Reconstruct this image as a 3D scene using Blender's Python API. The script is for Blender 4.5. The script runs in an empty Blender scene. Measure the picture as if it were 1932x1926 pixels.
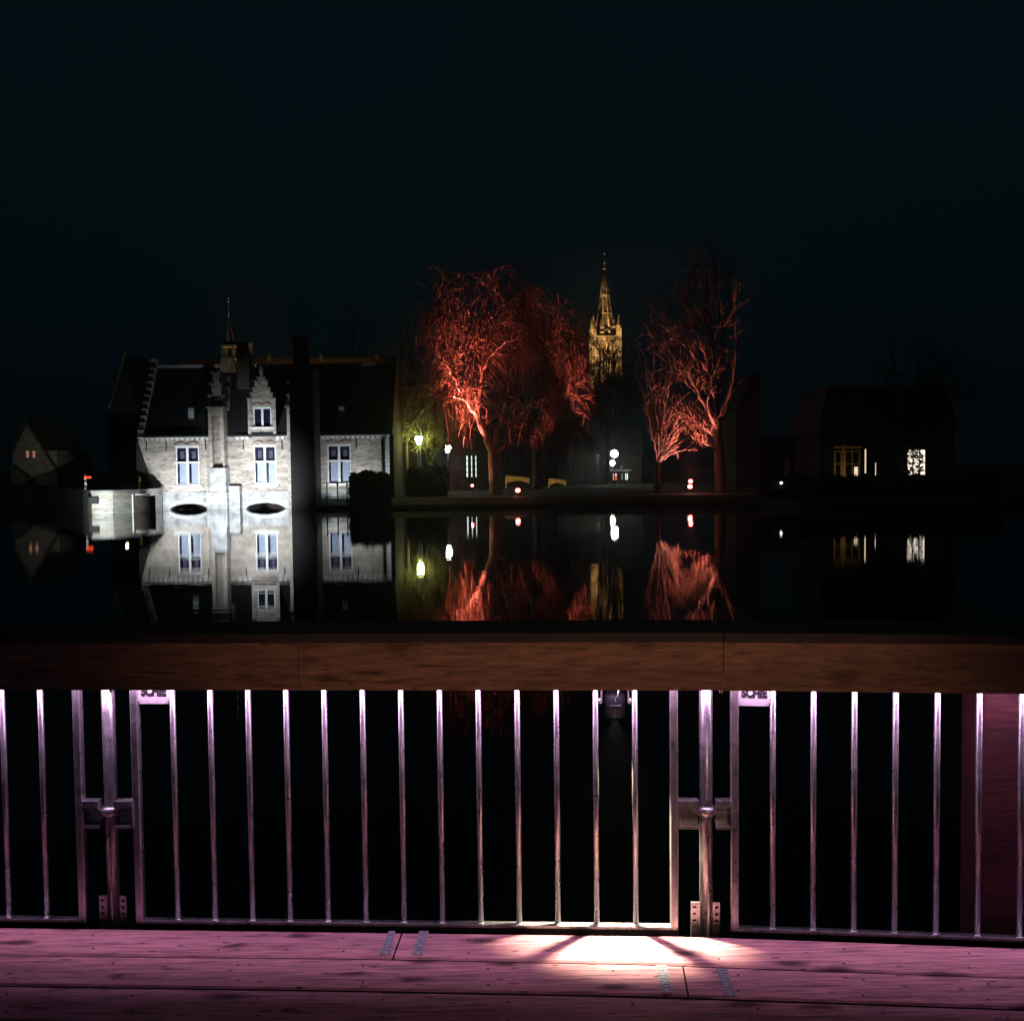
import bpy, math, random
from mathutils import Vector, Matrix, noise
R = math.radians
scene = bpy.context.scene
COL = scene.collection
random.seed(7)

# ------------------------------------------------------------------ camera
F, CX, CY = 1860.0, 966.0, 963.0          # focal length and centre in a 1932 px wide frame
ZC = 3.0                                  # eye above the water
PITCH = math.atan(83.0 / F); ROLL = 0.011
_r, _u, _f = Vector((1, 0, 0)), Vector((0, math.sin(PITCH), math.cos(PITCH))), Vector((0, math.cos(PITCH), -math.sin(PITCH)))
CR = _r * math.cos(ROLL) - _u * math.sin(ROLL)
CU = _u * math.cos(ROLL) + _r * math.sin(ROLL)
CAM = Vector((0, 0, ZC))
cd = bpy.data.cameras.new('camera'); cam = bpy.data.objects.new('camera', cd); COL.objects.link(cam)
cd.sensor_width = 36; cd.lens = 36 * F / 1932.0; cd.clip_start = 0.05; cd.clip_end = 6000
m = Matrix((CR, CU, -_f)).transposed().to_4x4(); m.translation = CAM
cam.matrix_world = m
scene.camera = cam

# ------------------------------------------------------------------ world, exposure
w = bpy.data.worlds.new('World'); scene.world = w; w.use_nodes = True
nt = w.node_tree; bg = nt.nodes['Background']
sky = nt.nodes.new('ShaderNodeTexSky'); sky.sky_type = 'NISHITA'; sky.sun_disc = False
sky.sun_elevation = R(-7); sky.sun_rotation = R(200)
bg2 = nt.nodes.new('ShaderNodeBackground'); add = nt.nodes.new('ShaderNodeAddShader')
nt.links.new(sky.outputs[0], bg.inputs[0]); bg.inputs[1].default_value = 0.05
bg2.inputs[0].default_value = (0.14, 0.58, 0.82, 1); bg2.inputs[1].default_value = 0.0072
nt.links.new(bg.outputs[0], add.inputs[0]); nt.links.new(bg2.outputs[0], add.inputs[1])
nt.links.new(add.outputs[0], nt.nodes['World Output'].inputs[0])
vs = scene.view_settings
vs.view_transform = 'Standard'; vs.look = 'None'; vs.exposure = 0; vs.gamma = 1
scene.cycles.use_denoising = True; scene.cycles.denoising_prefilter = 'ACCURATE'
scene.cycles.use_adaptive_sampling = False; scene.cycles.light_sampling_threshold = 0.0; scene.cycles.volume_bounces = 0
scene.cycles.max_bounces = 8
scene.cycles.sample_clamp_indirect = 6

# ------------------------------------------------------------------ pixel -> world
def ray(px, py):
    return (CR * (px - CX) / F - CU * (py - CY) / F + _f)
def P(px, py, Y):
    d = ray(px, py); return CAM + d * (Y / d.y)
def PZ(px, py, z):
    d = ray(px, py); return CAM + d * ((z - ZC) / d.z)
def PP(px, py, o, n):
    d = ray(px, py); return CAM + d * ((o - CAM).dot(n) / d.dot(n))
def X_(px, Y, py=885): return P(px, py, Y).x
def Z_(py, Y, px): return P(px, py, Y).z

# ------------------------------------------------------------------ light helpers
def spot(name, loc, aim, energy, color, size, blend=0.3, radius=0.1):
    l = bpy.data.lights.new(name, 'SPOT'); l.energy = energy; l.color = color
    l.spot_size = R(size); l.spot_blend = blend; l.shadow_soft_size = radius
    o = bpy.data.objects.new(name, l); COL.objects.link(o); o.location = loc
    o.rotation_euler = (Vector(aim) - Vector(loc)).to_track_quat('-Z', 'Y').to_euler()
    return o
def point(name, loc, energy, color, radius=0.1):
    l = bpy.data.lights.new(name, 'POINT'); l.energy = energy; l.color = color; l.shadow_soft_size = radius
    o = bpy.data.objects.new(name, l); COL.objects.link(o); o.location = loc; return o

# ------------------------------------------------------------------ materials
def new_mat(name):
    m = bpy.data.materials.new(name); m.use_nodes = True
    return m, m.node_tree, m.node_tree.nodes['Principled BSDF']
def N(nt, typ, **kw):
    n = nt.nodes.new(typ)
    for k, v in kw.items(): setattr(n, k, v)
    return n
def coords(nt, scale=(1, 1, 1), rot=(0, 0, 0), kind='Object'):
    t = N(nt, 'ShaderNodeTexCoord'); mp = N(nt, 'ShaderNodeMapping')
    mp.inputs['Scale'].default_value = scale; mp.inputs['Rotation'].default_value = rot
    nt.links.new(t.outputs[kind], mp.inputs[0]); return mp.outputs[0]
def ramp(nt, fac, stops):
    r = N(nt, 'ShaderNodeValToRGB'); e = r.color_ramp.elements
    e[0].position, e[0].color = stops[0][0], (*stops[0][1], 1)
    e[1].position, e[1].color = stops[1][0], (*stops[1][1], 1)
    for p, c in stops[2:]:
        q = e.new(p); q.color = (*c, 1)
    nt.links.new(fac, r.inputs[0]); return r.outputs[0]
def mixc(nt, a, b, fac, mode='MULTIPLY'):
    n = N(nt, 'ShaderNodeMix'); n.data_type = 'RGBA'; n.blend_type = mode
    if isinstance(fac, (int, float)): n.inputs[0].default_value = fac
    else: nt.links.new(fac, n.inputs[0])
    for i, v in ((6, a), (7, b)):
        if isinstance(v, tuple): n.inputs[i].default_value = (*v, 1)
        else: nt.links.new(v, n.inputs[i])
    return n.outputs[2]
def nz(nt, vec, scale, detail=4, rough=0.6):
    n = N(nt, 'ShaderNodeTexNoise'); n.inputs['Scale'].default_value = scale
    n.inputs['Detail'].default_value = detail; n.inputs['Roughness'].default_value = rough
    nt.links.new(vec, n.inputs['Vector']); return n.outputs['Fac']
def bump(nt, bs, h, strength, dist=0.01):
    b = N(nt, 'ShaderNodeBump'); b.inputs['Strength'].default_value = strength; b.inputs['Distance'].default_value = dist
    nt.links.new(h, b.inputs['Height']); nt.links.new(b.outputs[0], bs.inputs['Normal'])

def plain(name, c, rough=0.7, metal=0.0, var=0.35, scale=3.0, sc3=(1, 1, 1)):
    m, nt, bs = new_mat(name)
    f = nz(nt, coords(nt, sc3), scale)
    nt.links.new(ramp(nt, f, [(0.3, tuple(x * (1 - var) for x in c)), (0.7, tuple(min(1, x * (1 + var)) for x in c))]), bs.inputs['Base Color'])
    bs.inputs['Roughness'].default_value = rough; bs.inputs['Metallic'].default_value = metal
    return m
def emis(name, c, s):
    m, nt, bs = new_mat(name); bs.inputs['Base Color'].default_value = (*c, 1)
    bs.inputs['Emission Color'].default_value = (*c, 1); bs.inputs['Emission Strength'].default_value = s
    return m
def brick(name, c1, c2, mortar, sx=0.30, sz=0.11, stain=0.6, bumpy=0.3):
    m, nt, bs = new_mat(name)
    v = coords(nt, (1, 1, 1), (R(-90), 0, 0))
    b = N(nt, 'ShaderNodeTexBrick'); nt.links.new(v, b.inputs['Vector'])
    b.inputs['Scale'].default_value = 1; b.inputs['Brick Width'].default_value = sx; b.inputs['Row Height'].default_value = sz
    b.inputs['Mortar Size'].default_value = 0.012; b.inputs['Bias'].default_value = -0.2
    b.inputs['Color1'].default_value = (*c1, 1); b.inputs['Color2'].default_value = (*c2, 1); b.inputs['Mortar'].default_value = (*mortar, 1)
    base = coords(nt)
    st = ramp(nt, nz(nt, coords(nt, (0.5, 0.5, 2.2)), 1.6, 6, 0.7), [(0.32, (1 - stain,) * 3), (0.62, (1, 1, 1))])
    dk = ramp(nt, nz(nt, coords(nt, (2.2, 2.2, 9)), 1.1, 3), [(0.34, (0.25, 0.23, 0.21)), (0.44, (1, 1, 1))])
    c = mixc(nt, mixc(nt, b.outputs['Color'], st, 1.0), dk, 0.8)
    nt.links.new(c, bs.inputs['Base Color']); bs.inputs['Roughness'].default_value = 0.9
    bump(nt, bs, b.outputs['Fac'], bumpy, 0.02)
    return m
def stone(name, c, sx=0.9, sz=0.36, dark=0.5, nsc=1.7, lo=.30, hi=.60):
    m, nt, bs = new_mat(name)
    v = coords(nt, (1, 1, 1), (R(-90), 0, 0))
    b = N(nt, 'ShaderNodeTexBrick'); nt.links.new(v, b.inputs['Vector'])
    b.inputs['Scale'].default_value = 1; b.inputs['Brick Width'].default_value = sx; b.inputs['Row Height'].default_value = sz
    b.inputs['Mortar Size'].default_value = 0.012
    b.inputs['Color1'].default_value = (*c, 1); b.inputs['Color2'].default_value = (*[x * 0.82 for x in c], 1)
    b.inputs['Mortar'].default_value = (*[x * 0.5 for x in c], 1)
    st = ramp(nt, nz(nt, coords(nt), nsc, 7, 0.75), [(lo, (1 - dark,) * 3), (hi, (1, 1, 1))])
    nt.links.new(mixc(nt, b.outputs['Color'], st, 1.0), bs.inputs['Base Color']); bs.inputs['Roughness'].default_value = 0.85
    return m
def wood(name, c, knots=True, dark=0.68, vertical=False, kn=0.9):
    m, nt, bs = new_mat(name)
    v = coords(nt, (2.6, 50, 50)); g = nz(nt, v, 1.5, 8, 0.65)
    g2 = nz(nt, coords(nt, (0.5, 5, 5)), 1.0, 2, 0.5)
    grain = ramp(nt, g, [(0.28, tuple(x * dark for x in c)), (0.50, c), (0.75, tuple(min(1, x * 1.35) for x in c))])
    big = ramp(nt, g2, [(0.3, (0.66, 0.63, 0.67)), (0.62, (1.12, 1.10, 1.08))])
    col = mixc(nt, grain, big, 1.0)
    if knots:
        base = coords(nt, (1, 1, 1), (R(-90) if vertical else 0, 0, 0))
        nn = N(nt, 'ShaderNodeTexNoise'); nn.inputs['Scale'].default_value = 14; nn.inputs['Detail'].default_value = 4; nt.links.new(base, nn.inputs['Vector'])
        for vs_, off, st in (((2.3, 7.5, 1), 0.0, [(0.05, (0.07, 0.05, 0.06)), (0.20, (1, 1, 1)), (0.10, (0.34, 0.28, 0.30))]), ((5.5, 19, 1), 3.7, [(0.035, (0.10, 0.08, 0.09)), (0.11, (1, 1, 1))])):
            vo = N(nt, 'ShaderNodeTexVoronoi'); vo.voronoi_dimensions = '2D'; vo.inputs['Scale'].default_value = 1.0; vo.inputs['Randomness'].default_value = 1.0
            mp = N(nt, 'ShaderNodeMapping'); mp.inputs['Scale'].default_value = vs_; mp.inputs['Location'].default_value = (off, off, 0); nt.links.new(base, mp.inputs[0])
            ds = N(nt, 'ShaderNodeVectorMath', operation='ADD'); sc = N(nt, 'ShaderNodeVectorMath', operation='SCALE'); sc.inputs[3].default_value = 0.20
            nt.links.new(nn.outputs['Color'], sc.inputs[0]); nt.links.new(mp.outputs[0], ds.inputs[0]); nt.links.new(sc.outputs[0], ds.inputs[1]); nt.links.new(ds.outputs[0], vo.inputs['Vector'])
            kc = ramp(nt, vo.outputs['Distance'], st)
            mk = ramp(nt, nz(nt, mp.outputs[0], 0.9, 1, 0.3), [(0.49, (1, 1, 1)), (0.52, (0, 0, 0))])
            col = mixc(nt, col, mixc(nt, kc, mk, 1.0, 'LIGHTEN'), kn)
        # long drying cracks and smudges
        sm = ramp(nt, nz(nt, coords(nt, (7, 80, 80)), 1.0, 5, 0.7), [(0.34, (0.50, 0.46, 0.50)), (0.50, (0.98, .98, .98)), (0.68, (1.35, 1.32, 1.3))])
        col = mixc(nt, col, sm, 0.9)
        ck = ramp(nt, nz(nt, coords(nt, (1.0, 34, 34)), 1.6, 2, 0.4), [(0.27, (0.22, 0.18, 0.2)), (0.32, (1, 1, 1))])
        col = mixc(nt, col, ck, 0.85)
    nt.links.new(col, bs.inputs['Base Color']); bs.inputs['Roughness'].default_value = 0.62
    bump(nt, bs, g, 0.35, 0.004)
    return m
def steel(name, c=(0.56, 0.56, 0.58), rough=0.30, metal=0.8):
    m, nt, bs = new_mat(name)
    f = nz(nt, coords(nt, (1, 1, 0.25)), 60, 5, 0.7)
    nt.links.new(ramp(nt, f, [(0.3, tuple(x * 0.6 for x in c)), (0.7, tuple(x * 1.25 for x in c))]), bs.inputs['Base Color'])
    r = ramp(nt, nz(nt, coords(nt), 25, 4), [(0.3, (rough - 0.08,) * 3), (0.7, (rough + 0.17,) * 3)])
    nt.links.new(r, bs.inputs['Roughness']); bs.inputs['Metallic'].default_value = metal
    bump(nt, bs, f, 0.12, 0.002)
    return m
def bark(name, c):
    m, nt, bs = new_mat(name)
    f = nz(nt, coords(nt, (3, 3, 1)), 2.5, 5)
    nt.links.new(ramp(nt, f, [(0.3, tuple(x * 0.5 for x in c)), (0.7, tuple(x * 1.3 for x in c))]), bs.inputs['Base Color'])
    bs.inputs['Roughness'].default_value = 0.9; return m

M = dict(
    brick=brick('pale_brick', (0.56, 0.50, 0.44), (0.40, 0.355, 0.31), (0.50, 0.46, 0.42)),
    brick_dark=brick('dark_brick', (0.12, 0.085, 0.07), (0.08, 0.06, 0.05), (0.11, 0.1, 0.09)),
    brick_red=brick('red_brick', (0.22, 0.09, 0.06), (0.15, 0.065, 0.045), (0.14, 0.10, 0.09)),
    stone=stone('white_stone', (0.55, 0.57, 0.58), .9, .36, .6, 1.7, .36, .62),
    stone_grey=stone('grey_stone', (0.30, 0.30, 0.30)),
    quay=brick('quay_masonry', (0.44, 0.43, 0.40), (0.32, 0.29, 0.24), (0.36, 0.36, 0.34), 0.6, 0.24, 0.6),
    trim=plain('white_trim', (0.72, 0.74, 0.74), 0.6, 0, 0.12, 6),
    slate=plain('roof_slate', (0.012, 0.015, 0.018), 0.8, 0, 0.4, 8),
    tile=brick('roof_tile', (0.20, 0.12, 0.05), (0.14, 0.085, 0.04), (0.07, 0.05, 0.03), 0.3, 0.22, 0.5),
    lead=plain('lead', (0.22, 0.15, 0.08), 0.6, 0.0, 0.4, 5),
    iron=plain('black_iron', (0.015, 0.016, 0.018), 0.6, 0.3, 0.3, 6),
    water=None, grass=plain('dark_grass', (0.025, 0.045, 0.02), 0.95, 0, 0.6, 3),
    gravel=plain('gravel', (0.10, 0.09, 0.08), 0.95, 0, 0.5, 20),
    curtain=plain('net_curtain', (0.34, 0.40, 0.52), 0.9, 0, 0.35, 12, (4, 4, 0.3)),
    glassblue=plain('dark_glass', (0.012, 0.012, 0.035), 0.25, 0, 0.6, 2.5),
    deck=wood('deck_pine', (0.60, 0.30, 0.33), dark=.34),
    rail=wood('rail_pine', (0.64, 0.40, 0.25), True, 0.8, True, .55),
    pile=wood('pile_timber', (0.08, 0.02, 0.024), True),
    steel=steel('galvanised_steel'), steel_post=steel('galvanised_post', (0.55, 0.55, 0.57), 0.32, .8),
    plate=steel('nail_plate_steel', (0.42, 0.43, 0.48), 0.5, 0.4),
    black=plain('black_print', (0.004, 0.004, 0.006), 0.7, 0, 0.1, 4),
    housing=plain('lamp_housing', (0.004, 0.005, 0.009), 0.6, 0.2, 0.3, 10),
    bark=bark('willow_bark', (0.50, 0.42, 0.38)), bark_mid=bark('grey_bark', (0.26, 0.21, 0.19)), bark_dark=bark('dark_bark', (0.14, 0.12, 0.10)),
    twig=bark('willow_twig', (0.26, 0.17, 0.13)), twig_dark=bark('dark_twig', (0.13, 0.11, 0.08)),
    leaf=plain('evergreen_leaf', (0.014, 0.024, 0.010), 0.8, 0, 0.6, 3),
    gold=stone('sandy_stone', (0.46, 0.36, 0.20), 6, 2.2, 0.9, .22, .40, .56),
    gold_brick=stone('tower_brick', (0.36, 0.26, 0.14), 6, 1.6, 0.95, .26, .42, .62),
    lamp_white=emis('lantern_white', (0.95, 1.0, 0.92), 70), lamp_yellow=emis('lantern_yellow', (0.80, 1.0, 0.36), 60),
    flood_red=emis('flood_red', (1, 0.05, 0.04), 30), flood_core=emis('flood_core', (1, 0.62, 0.55), 60),
    win_warm=emis('window_warm', (1, 0.80, 0.58), 1.0), win_dim=emis('window_dim', (1, 0.42, 0.26), 0.30),
    win_white=emis('window_white', (0.85, 1.0, 0.93), 1.3), shop_red=emis('shop_red', (1, 0.13, 0.05), 0.7),
    red_arm_glow=emis('glowing_red_arm', (1, 0.06, 0.015), 1.3), yellow_wall=plain('ochre_wall', (0.62, 0.42, 0.12), 0.8, 0, 0.3, 4),
    white_paint=plain('white_paint', (0.75, 0.75, 0.73), 0.5, 0, 0.1, 4),
    led=emis('led_strip', (1, 0.6, 0.95), 3),
)
m, nt, bs = new_mat('lake_water')
bs.inputs['Base Color'].default_value = (0.004, 0.006, 0.005, 1); bs.inputs['IOR'].default_value = 1.33
bs.inputs['Roughness'].default_value = 0.006; bs.inputs['Specular IOR Level'].default_value = 0.5
h = nz(nt, coords(nt, (0.30, 3.2, 1)), 1.0, 3, 0.5)
bump(nt, bs, h, 0.035, 0.04)
M['water'] = m
M['dot_white'] = emis('dot_white', (1, 1, .97), 5)
M['unlit_brick'] = plain('unlit_brick', (.018, .017, .016), .95)  # near-black colour holds the unlit look of walls, roofs and twigs
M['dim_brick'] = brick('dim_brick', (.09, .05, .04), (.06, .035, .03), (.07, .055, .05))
M['dull_frame'] = plain('dull_frame', (.20, .18, .15), .8)
M['twig_olive'] = bark('olive_twig', (.26, .22, .09))
M['gap_shade'] = plain('gap_shade', (.03, .018, .018), .8)  # plank sides coloured dark so the gaps read as shaded
M['unlit_red'] = plain('unlit_red', (.05, .025, .02), .9)  # red brick with the dim light put into its colour
M['lamp_globe'] = emis('globe_white', (.95, 1, .93), 30)
M['plate_pale'] = plain('name_plate_zinc', (.62, .62, .64), .5, .2, .12, 30)
M['dull_render'] = plain('dull_render', (.05, .05, .048), .9)

# ------------------------------------------------------------------ mesh builder
BASE = {}
class MB:
    def __init__(s, T=None): s.v = []; s.f = []; s.mi = []; s.T = T; s.cur = 0; s.smooth = False; s.sm = []
    def pt(s, p):
        s.v.append(Vector(s.T(*p)) if s.T else Vector(p)); return len(s.v) - 1
    def face(s, idx): s.f.append(tuple(idx)); s.mi.append(s.cur); s.sm.append(s.smooth)
    def poly(s, pts): s.face([s.pt(p) for p in pts])
    def box(s, x0, x1, y0, y1, z0, z1):
        a = [s.pt(p) for p in ((x0, y0, z0), (x1, y0, z0), (x1, y1, z0), (x0, y1, z0), (x0, y0, z1), (x1, y0, z1), (x1, y1, z1), (x0, y1, z1))]
        for q in ((0, 3, 2, 1), (4, 5, 6, 7), (0, 1, 5, 4), (1, 2, 6, 5), (2, 3, 7, 6), (3, 0, 4, 7)): s.face([a[i] for i in q])
        return s
    def rbox(s, x0, x1, y0, y1, z0, z1, b):
        """box with its four long (vertical) edges chamfered"""
        pts = [(x0 + b, y0), (x1 - b, y0), (x1, y0 + b), (x1, y1 - b), (x1 - b, y1), (x0 + b, y1), (x0, y1 - b), (x0, y0 + b)]
        lo = [s.pt((x, y, z0)) for x, y in pts]; hi = [s.pt((x, y, z1)) for x, y in pts]
        for i in range(8): s.face((lo[i], lo[(i + 1) % 8], hi[(i + 1) % 8], hi[i]))
        s.face(lo[::-1]); s.face(hi); return s
    def prism(s, pts, y0, y1):          # polygon in XZ extruded along Y
        a = [s.pt((x, y0, z)) for x, z in pts]; b = [s.pt((x, y1, z)) for x, z in pts]; n = len(pts)
        s.face(a); s.face(b[::-1])
        for i in range(n): s.face((a[i], b[i], b[(i + 1) % n], a[(i + 1) % n]))
        return s
    def prismz(s, pts, z0, z1):         # polygon in XY extruded along Z
        a = [s.pt((x, y, z0)) for x, y in pts]; b = [s.pt((x, y, z1)) for x, y in pts]; n = len(pts)
        s.face(a[::-1]); s.face(b)
        for i in range(n): s.face((a[i], a[(i + 1) % n], b[(i + 1) % n], b[i]))
        return s
    def tube(s, pts, rad, sides=6, cap=True):
        pts = [Vector(p) for p in pts]; n = len(pts)
        if not isinstance(rad, (list, tuple)): rad = [rad] * n
        rings = []; up = None
        for i in range(n):
            t = (pts[min(i + 1, n - 1)] - pts[max(i - 1, 0)])
            t = t.normalized() if t.length > 1e-9 else Vector((0, 0, 1))
            if up is None: up = t.orthogonal().normalized()
            a = up - t * up.dot(t); a = a.normalized() if a.length > 1e-6 else t.orthogonal().normalized()
            up = a; b = t.cross(a)
            rings.append([s.pt(tuple(pts[i] + (a * math.cos(2 * math.pi * k / sides) + b * math.sin(2 * math.pi * k / sides)) * rad[i])) for k in range(sides)])
        so = s.smooth; s.smooth = sides > 4
        for i in range(n - 1):
            for k in range(sides):
                k2 = (k + 1) % sides; s.face((rings[i][k], rings[i][k2], rings[i + 1][k2], rings[i + 1][k]))
        s.smooth = so
        if cap: s.face(rings[0][::-1]); s.face(rings[-1])
        return s
    def lathe(s, cx, cy, prof, sides=12, smooth=True):
        rings = [[s.pt((cx + r * math.cos(2 * math.pi * k / sides + math.pi / sides), cy + r * math.sin(2 * math.pi * k / sides + math.pi / sides), z)) for k in range(sides)] for r, z in prof]
        so = s.smooth; s.smooth = smooth
        for i in range(len(prof) - 1):
            for k in range(sides):
                k2 = (k + 1) % sides; s.face((rings[i][k], rings[i][k2], rings[i + 1][k2], rings[i + 1][k]))
        s.smooth = so; s.face(rings[0][::-1]); s.face(rings[-1]); return s
    def cells(s, x0, x1, z0, z1, holes, y0, y1):
        """wall in XZ with rectangular openings"""
        xs = sorted({x0, x1, *[h[0] for h in holes], *[h[1] for h in holes]}); zs = sorted({z0, z1, *[h[2] for h in holes], *[h[3] for h in holes]})
        xs = [x for x in xs if x0 <= x <= x1]; zs = [z for z in zs if z0 <= z <= z1]
        for i in range(len(xs) - 1):
            start = None
            for j in range(len(zs) - 1):
                cx, cz = (xs[i] + xs[i + 1]) / 2, (zs[j] + zs[j + 1]) / 2
                solid = not any(h[0] < cx < h[1] and h[2] < cz < h[3] for h in holes)
                if solid and start is None: start = zs[j]
                if (not solid) and start is not None:
                    s.box(xs[i], xs[i + 1], y0, y1, start, zs[j]); start = None
            if start is not None: s.box(xs[i], xs[i + 1], y0, y1, start, zs[-1])
        return s
    def build(s, name, mats, parent=None, **props):
        me = bpy.data.meshes.new(name); o = bpy.data.objects.new(name, me); COL.objects.link(o)
        if parent is not None: b = BASE[parent.name]
        else:
            b = props.pop('base', None)
            if b is None:
                xs = [v.x for v in s.v]; ys = [v.y for v in s.v]
                b = Vector(((min(xs) + max(xs)) / 2, (min(ys) + max(ys)) / 2, min(v.z for v in s.v)))
            b = Vector(b); o.location = b
        BASE[o.name] = b
        me.from_pydata([tuple(v - b) for v in s.v], [], s.f)
        for mt in (mats if isinstance(mats, (list, tuple)) else [mats]): me.materials.append(M[mt] if isinstance(mt, str) else mt)
        me.polygons.foreach_set('material_index', s.mi); me.polygons.foreach_set('use_smooth', s.sm)
        me.update()
        if parent is not None: o.parent = parent
        for k, v in props.items(): o[k] = v
        return o
def thing(name, loc, label, cat, group=None):
    o = bpy.data.objects.new(name, None); COL.objects.link(o); o.location = loc
    BASE[o.name] = Vector(loc); o['label'] = label; o['category'] = cat
    if group: o['group'] = group
    return o
def fixn(o):
    """make normals consistent"""
    import bmesh
    bm = bmesh.new(); bm.from_mesh(o.data); bmesh.ops.recalc_face_normals(bm, faces=bm.faces); bm.to_mesh(o.data); bm.free(); return o

# ================================================================== SETTING
g = MB(); g.box(-1200, 1200, -600, 1600, -1.6, -1.5); g.build('ground', 'gravel', kind='structure')
wt = MB(); wt.poly([(-300, -60, 0), (300, -60, 0), (300, 130, 0), (-300, 130, 0)]); wt.build('lake', 'water', kind='structure', base=(0, 0, 0))
# far bank: a raised shore with a sloping grass edge
HY = 75.0
XW = X_(563, HY)
shore = [(XW, 77.5), (XW, 73.2), (X_(700, 73), 72.6), (X_(900, 73), 72.0), (X_(1100, 73), 72.4), (X_(1300, 73), 72.0), (X_(1430, 72), 70.5), (X_(1500, 66), 65.0), (X_(1932, 66), 63.0), (300, 60)]
b = MB()
inner = [(x + (0.1 if i < 2 else 0), y + (0 if i == 0 else 1.6)) for i, (x, y) in enumerate(shore)]
for i in range(len(shore) - 1):
    (x0, y0), (x1, y1) = shore[i], shore[i + 1]; (u0, w0), (u1, w1) = inner[i], inner[i + 1]
    b.poly([(x0, y0, -0.6), (x1, y1, -0.6), (x1, y1, 0.25), (x0, y0, 0.25)])
    b.poly([(x0, y0, 0.25), (x1, y1, 0.25), (u1, w1, 0.72), (u0, w0, 0.72)])
    b.poly([(u0, w0, 0.72), (u1, w1, 0.72), (u1, 118, 0.9), (u0, 118, 0.9)])
b.poly([(-300, 118, 0.9), (300, 118, 0.9), (500, 1590, 1.2), (-500, 1590, 1.2)])
b.poly([(-300, 118, -0.6), (300, 118, -0.6), (300, 118, 0.9), (-300, 118, 0.9)])
b.build('far_bank', 'grass', kind='structure', base=(0, 0, 0))
b = MB(); b.poly([(X_(567, 86), 82, 0.80), (60, 82, 0.80), (60, 88, 0.82), (X_(567, 86), 88, 0.82)]); b.build('path', 'gravel', kind='structure', base=(0, 0, 0))
# near left bank behind the curved quay
lb = MB()
lq = [(X_(293, 74), 74.6), (X_(250, 70), 70.5), (X_(205, 68), 68.2), (X_(178, 68), 68.0), (X_(166, 69), 69.6), (X_(160, 74), 74.0), (X_(60, 90), 90.0), (-90, 96), (-300, 100)]
lb.poly([(x, y, 1.62) for x, y in lq] + [(-300, 118, 1.62), (X_(293, 74), 118, 1.62)])
lb.build('left_bank', 'grass', kind='structure', base=(0, 0, 0))

hzm = bpy.data.materials.new('night_haze'); hzm.use_nodes = True; hn = hzm.node_tree
hn.nodes.remove(hn.nodes['Principled BSDF']); pv = hn.nodes.new('ShaderNodeVolumePrincipled')
pv.inputs['Color'].default_value = (0.9, 0.95, 1.0, 1); pv.inputs['Density'].default_value = 0.0011; pv.inputs['Anisotropy'].default_value = 0.8
hn.links.new(pv.outputs[0], hn.nodes['Material Output'].inputs['Volume']); M['haze'] = hzm
hb_ = MB(); hb_.box(-1210, 1210, -610, 1610, -2.6, 118); hb_.build('haze', 'haze', kind='stuff', base=(0, 0, 0))

# ================================================================== LOCK HOUSE
def hx(px): return X_(px, HY)
def hz(py): return Z_(py, HY, 500)
house = thing('lock_house', (hx(500), HY + 3, 0), 'long pale brick house with stepped gables standing in the water, floodlit white', 'house')
y0, y1 = HY, HY + 0.45
eave, base_top = hz(822), hz(927)
wins = [(332, 376, 843, 913), (479, 521, 843, 913), (618, 662, 843, 913)]
holes = [(hx(a), hx(b_), hz(d), hz(c)) for a, b_, c, d in wins]
wm = MB(); wm.cells(hx(262), hx(735), base_top, eave, holes, y0, y1)
dx0, dx1 = hx(474.5), hx(519)
dh = (hx(480), hx(514), hz(805), hz(771))
wm.cells(dx0, dx1, eave, hz(753), [dh], y0, y1)
for a, b_, c, d in ((476, 517, 753, 743), (480, 513, 743, 733), (484, 508, 733, 720), (489, 504, 720, 713), (493.5, 499.5, 713, 694)):
    wm.box(hx(a), hx(b_), y0, y1, hz(c), hz(d))
wall = wm.build('facade_wall', 'brick', house)
# stone base with two water arches
sb = MB(); arches = [(320, 392), (463, 537)]
def arch_top(x):
    for a, b_ in arches:
        A, B = hx(a), hx(b_); c, hw = (A + B) / 2, (B - A) / 2
        if abs(x - c) < hw: return 0.42 * math.sqrt(max(0, 1 - ((x - c) / hw) ** 2)) ** 1.3 + 0.02
    return -0.5
n = 130; A, B = hx(289), hx(563)
for i in range(n):
    xa, xb = A + (B - A) * i / n, A + (B - A) * (i + 1) / n
    sb.box(xa, xb, y0 - 0.12, y1, arch_top((xa + xb) / 2), base_top)
sb.box(hx(563) , hx(735), y0 - 0.10, y1, 0.3, base_top); sb.box(hx(268), hx(289), y0 + 0.02, y1, -0.5, base_top)
sb.build('stone_base', 'stone', house)
fl = MB()
fl.box(hx(278), hx(300), y0 - 0.5, y0 - 0.13, -0.4, 0.26)
fl.box(hx(296), hx(563), y0 - 0.16, y0 - 0.1225, 0.0, 0.0 + 0.001)
fl.build('footing', 'stone', house)
for a, b_ in arches:
    k = MB(); c, hw = (hx(a) + hx(b_)) / 2, (hx(b_) - hx(a)) / 2
    pts = []
    for i in range(25):
        t = -1 + 2 * i / 24; pts.append((c + hw * 1.06 * t, 0.46 * math.sqrt(max(0, 1 - t * t)) ** 1.3 + 0.1))
    for i in range(24):
        (xa, za), (xb, zb) = pts[i], pts[i + 1]
        k.prism([(xa, za), (xb, zb), (xb, zb + 0.13), (xa, za + 0.13)], y0 - 0.15, y0 - 0.115)
    fixn(k.build('water_arch', 'trim', house))
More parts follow.
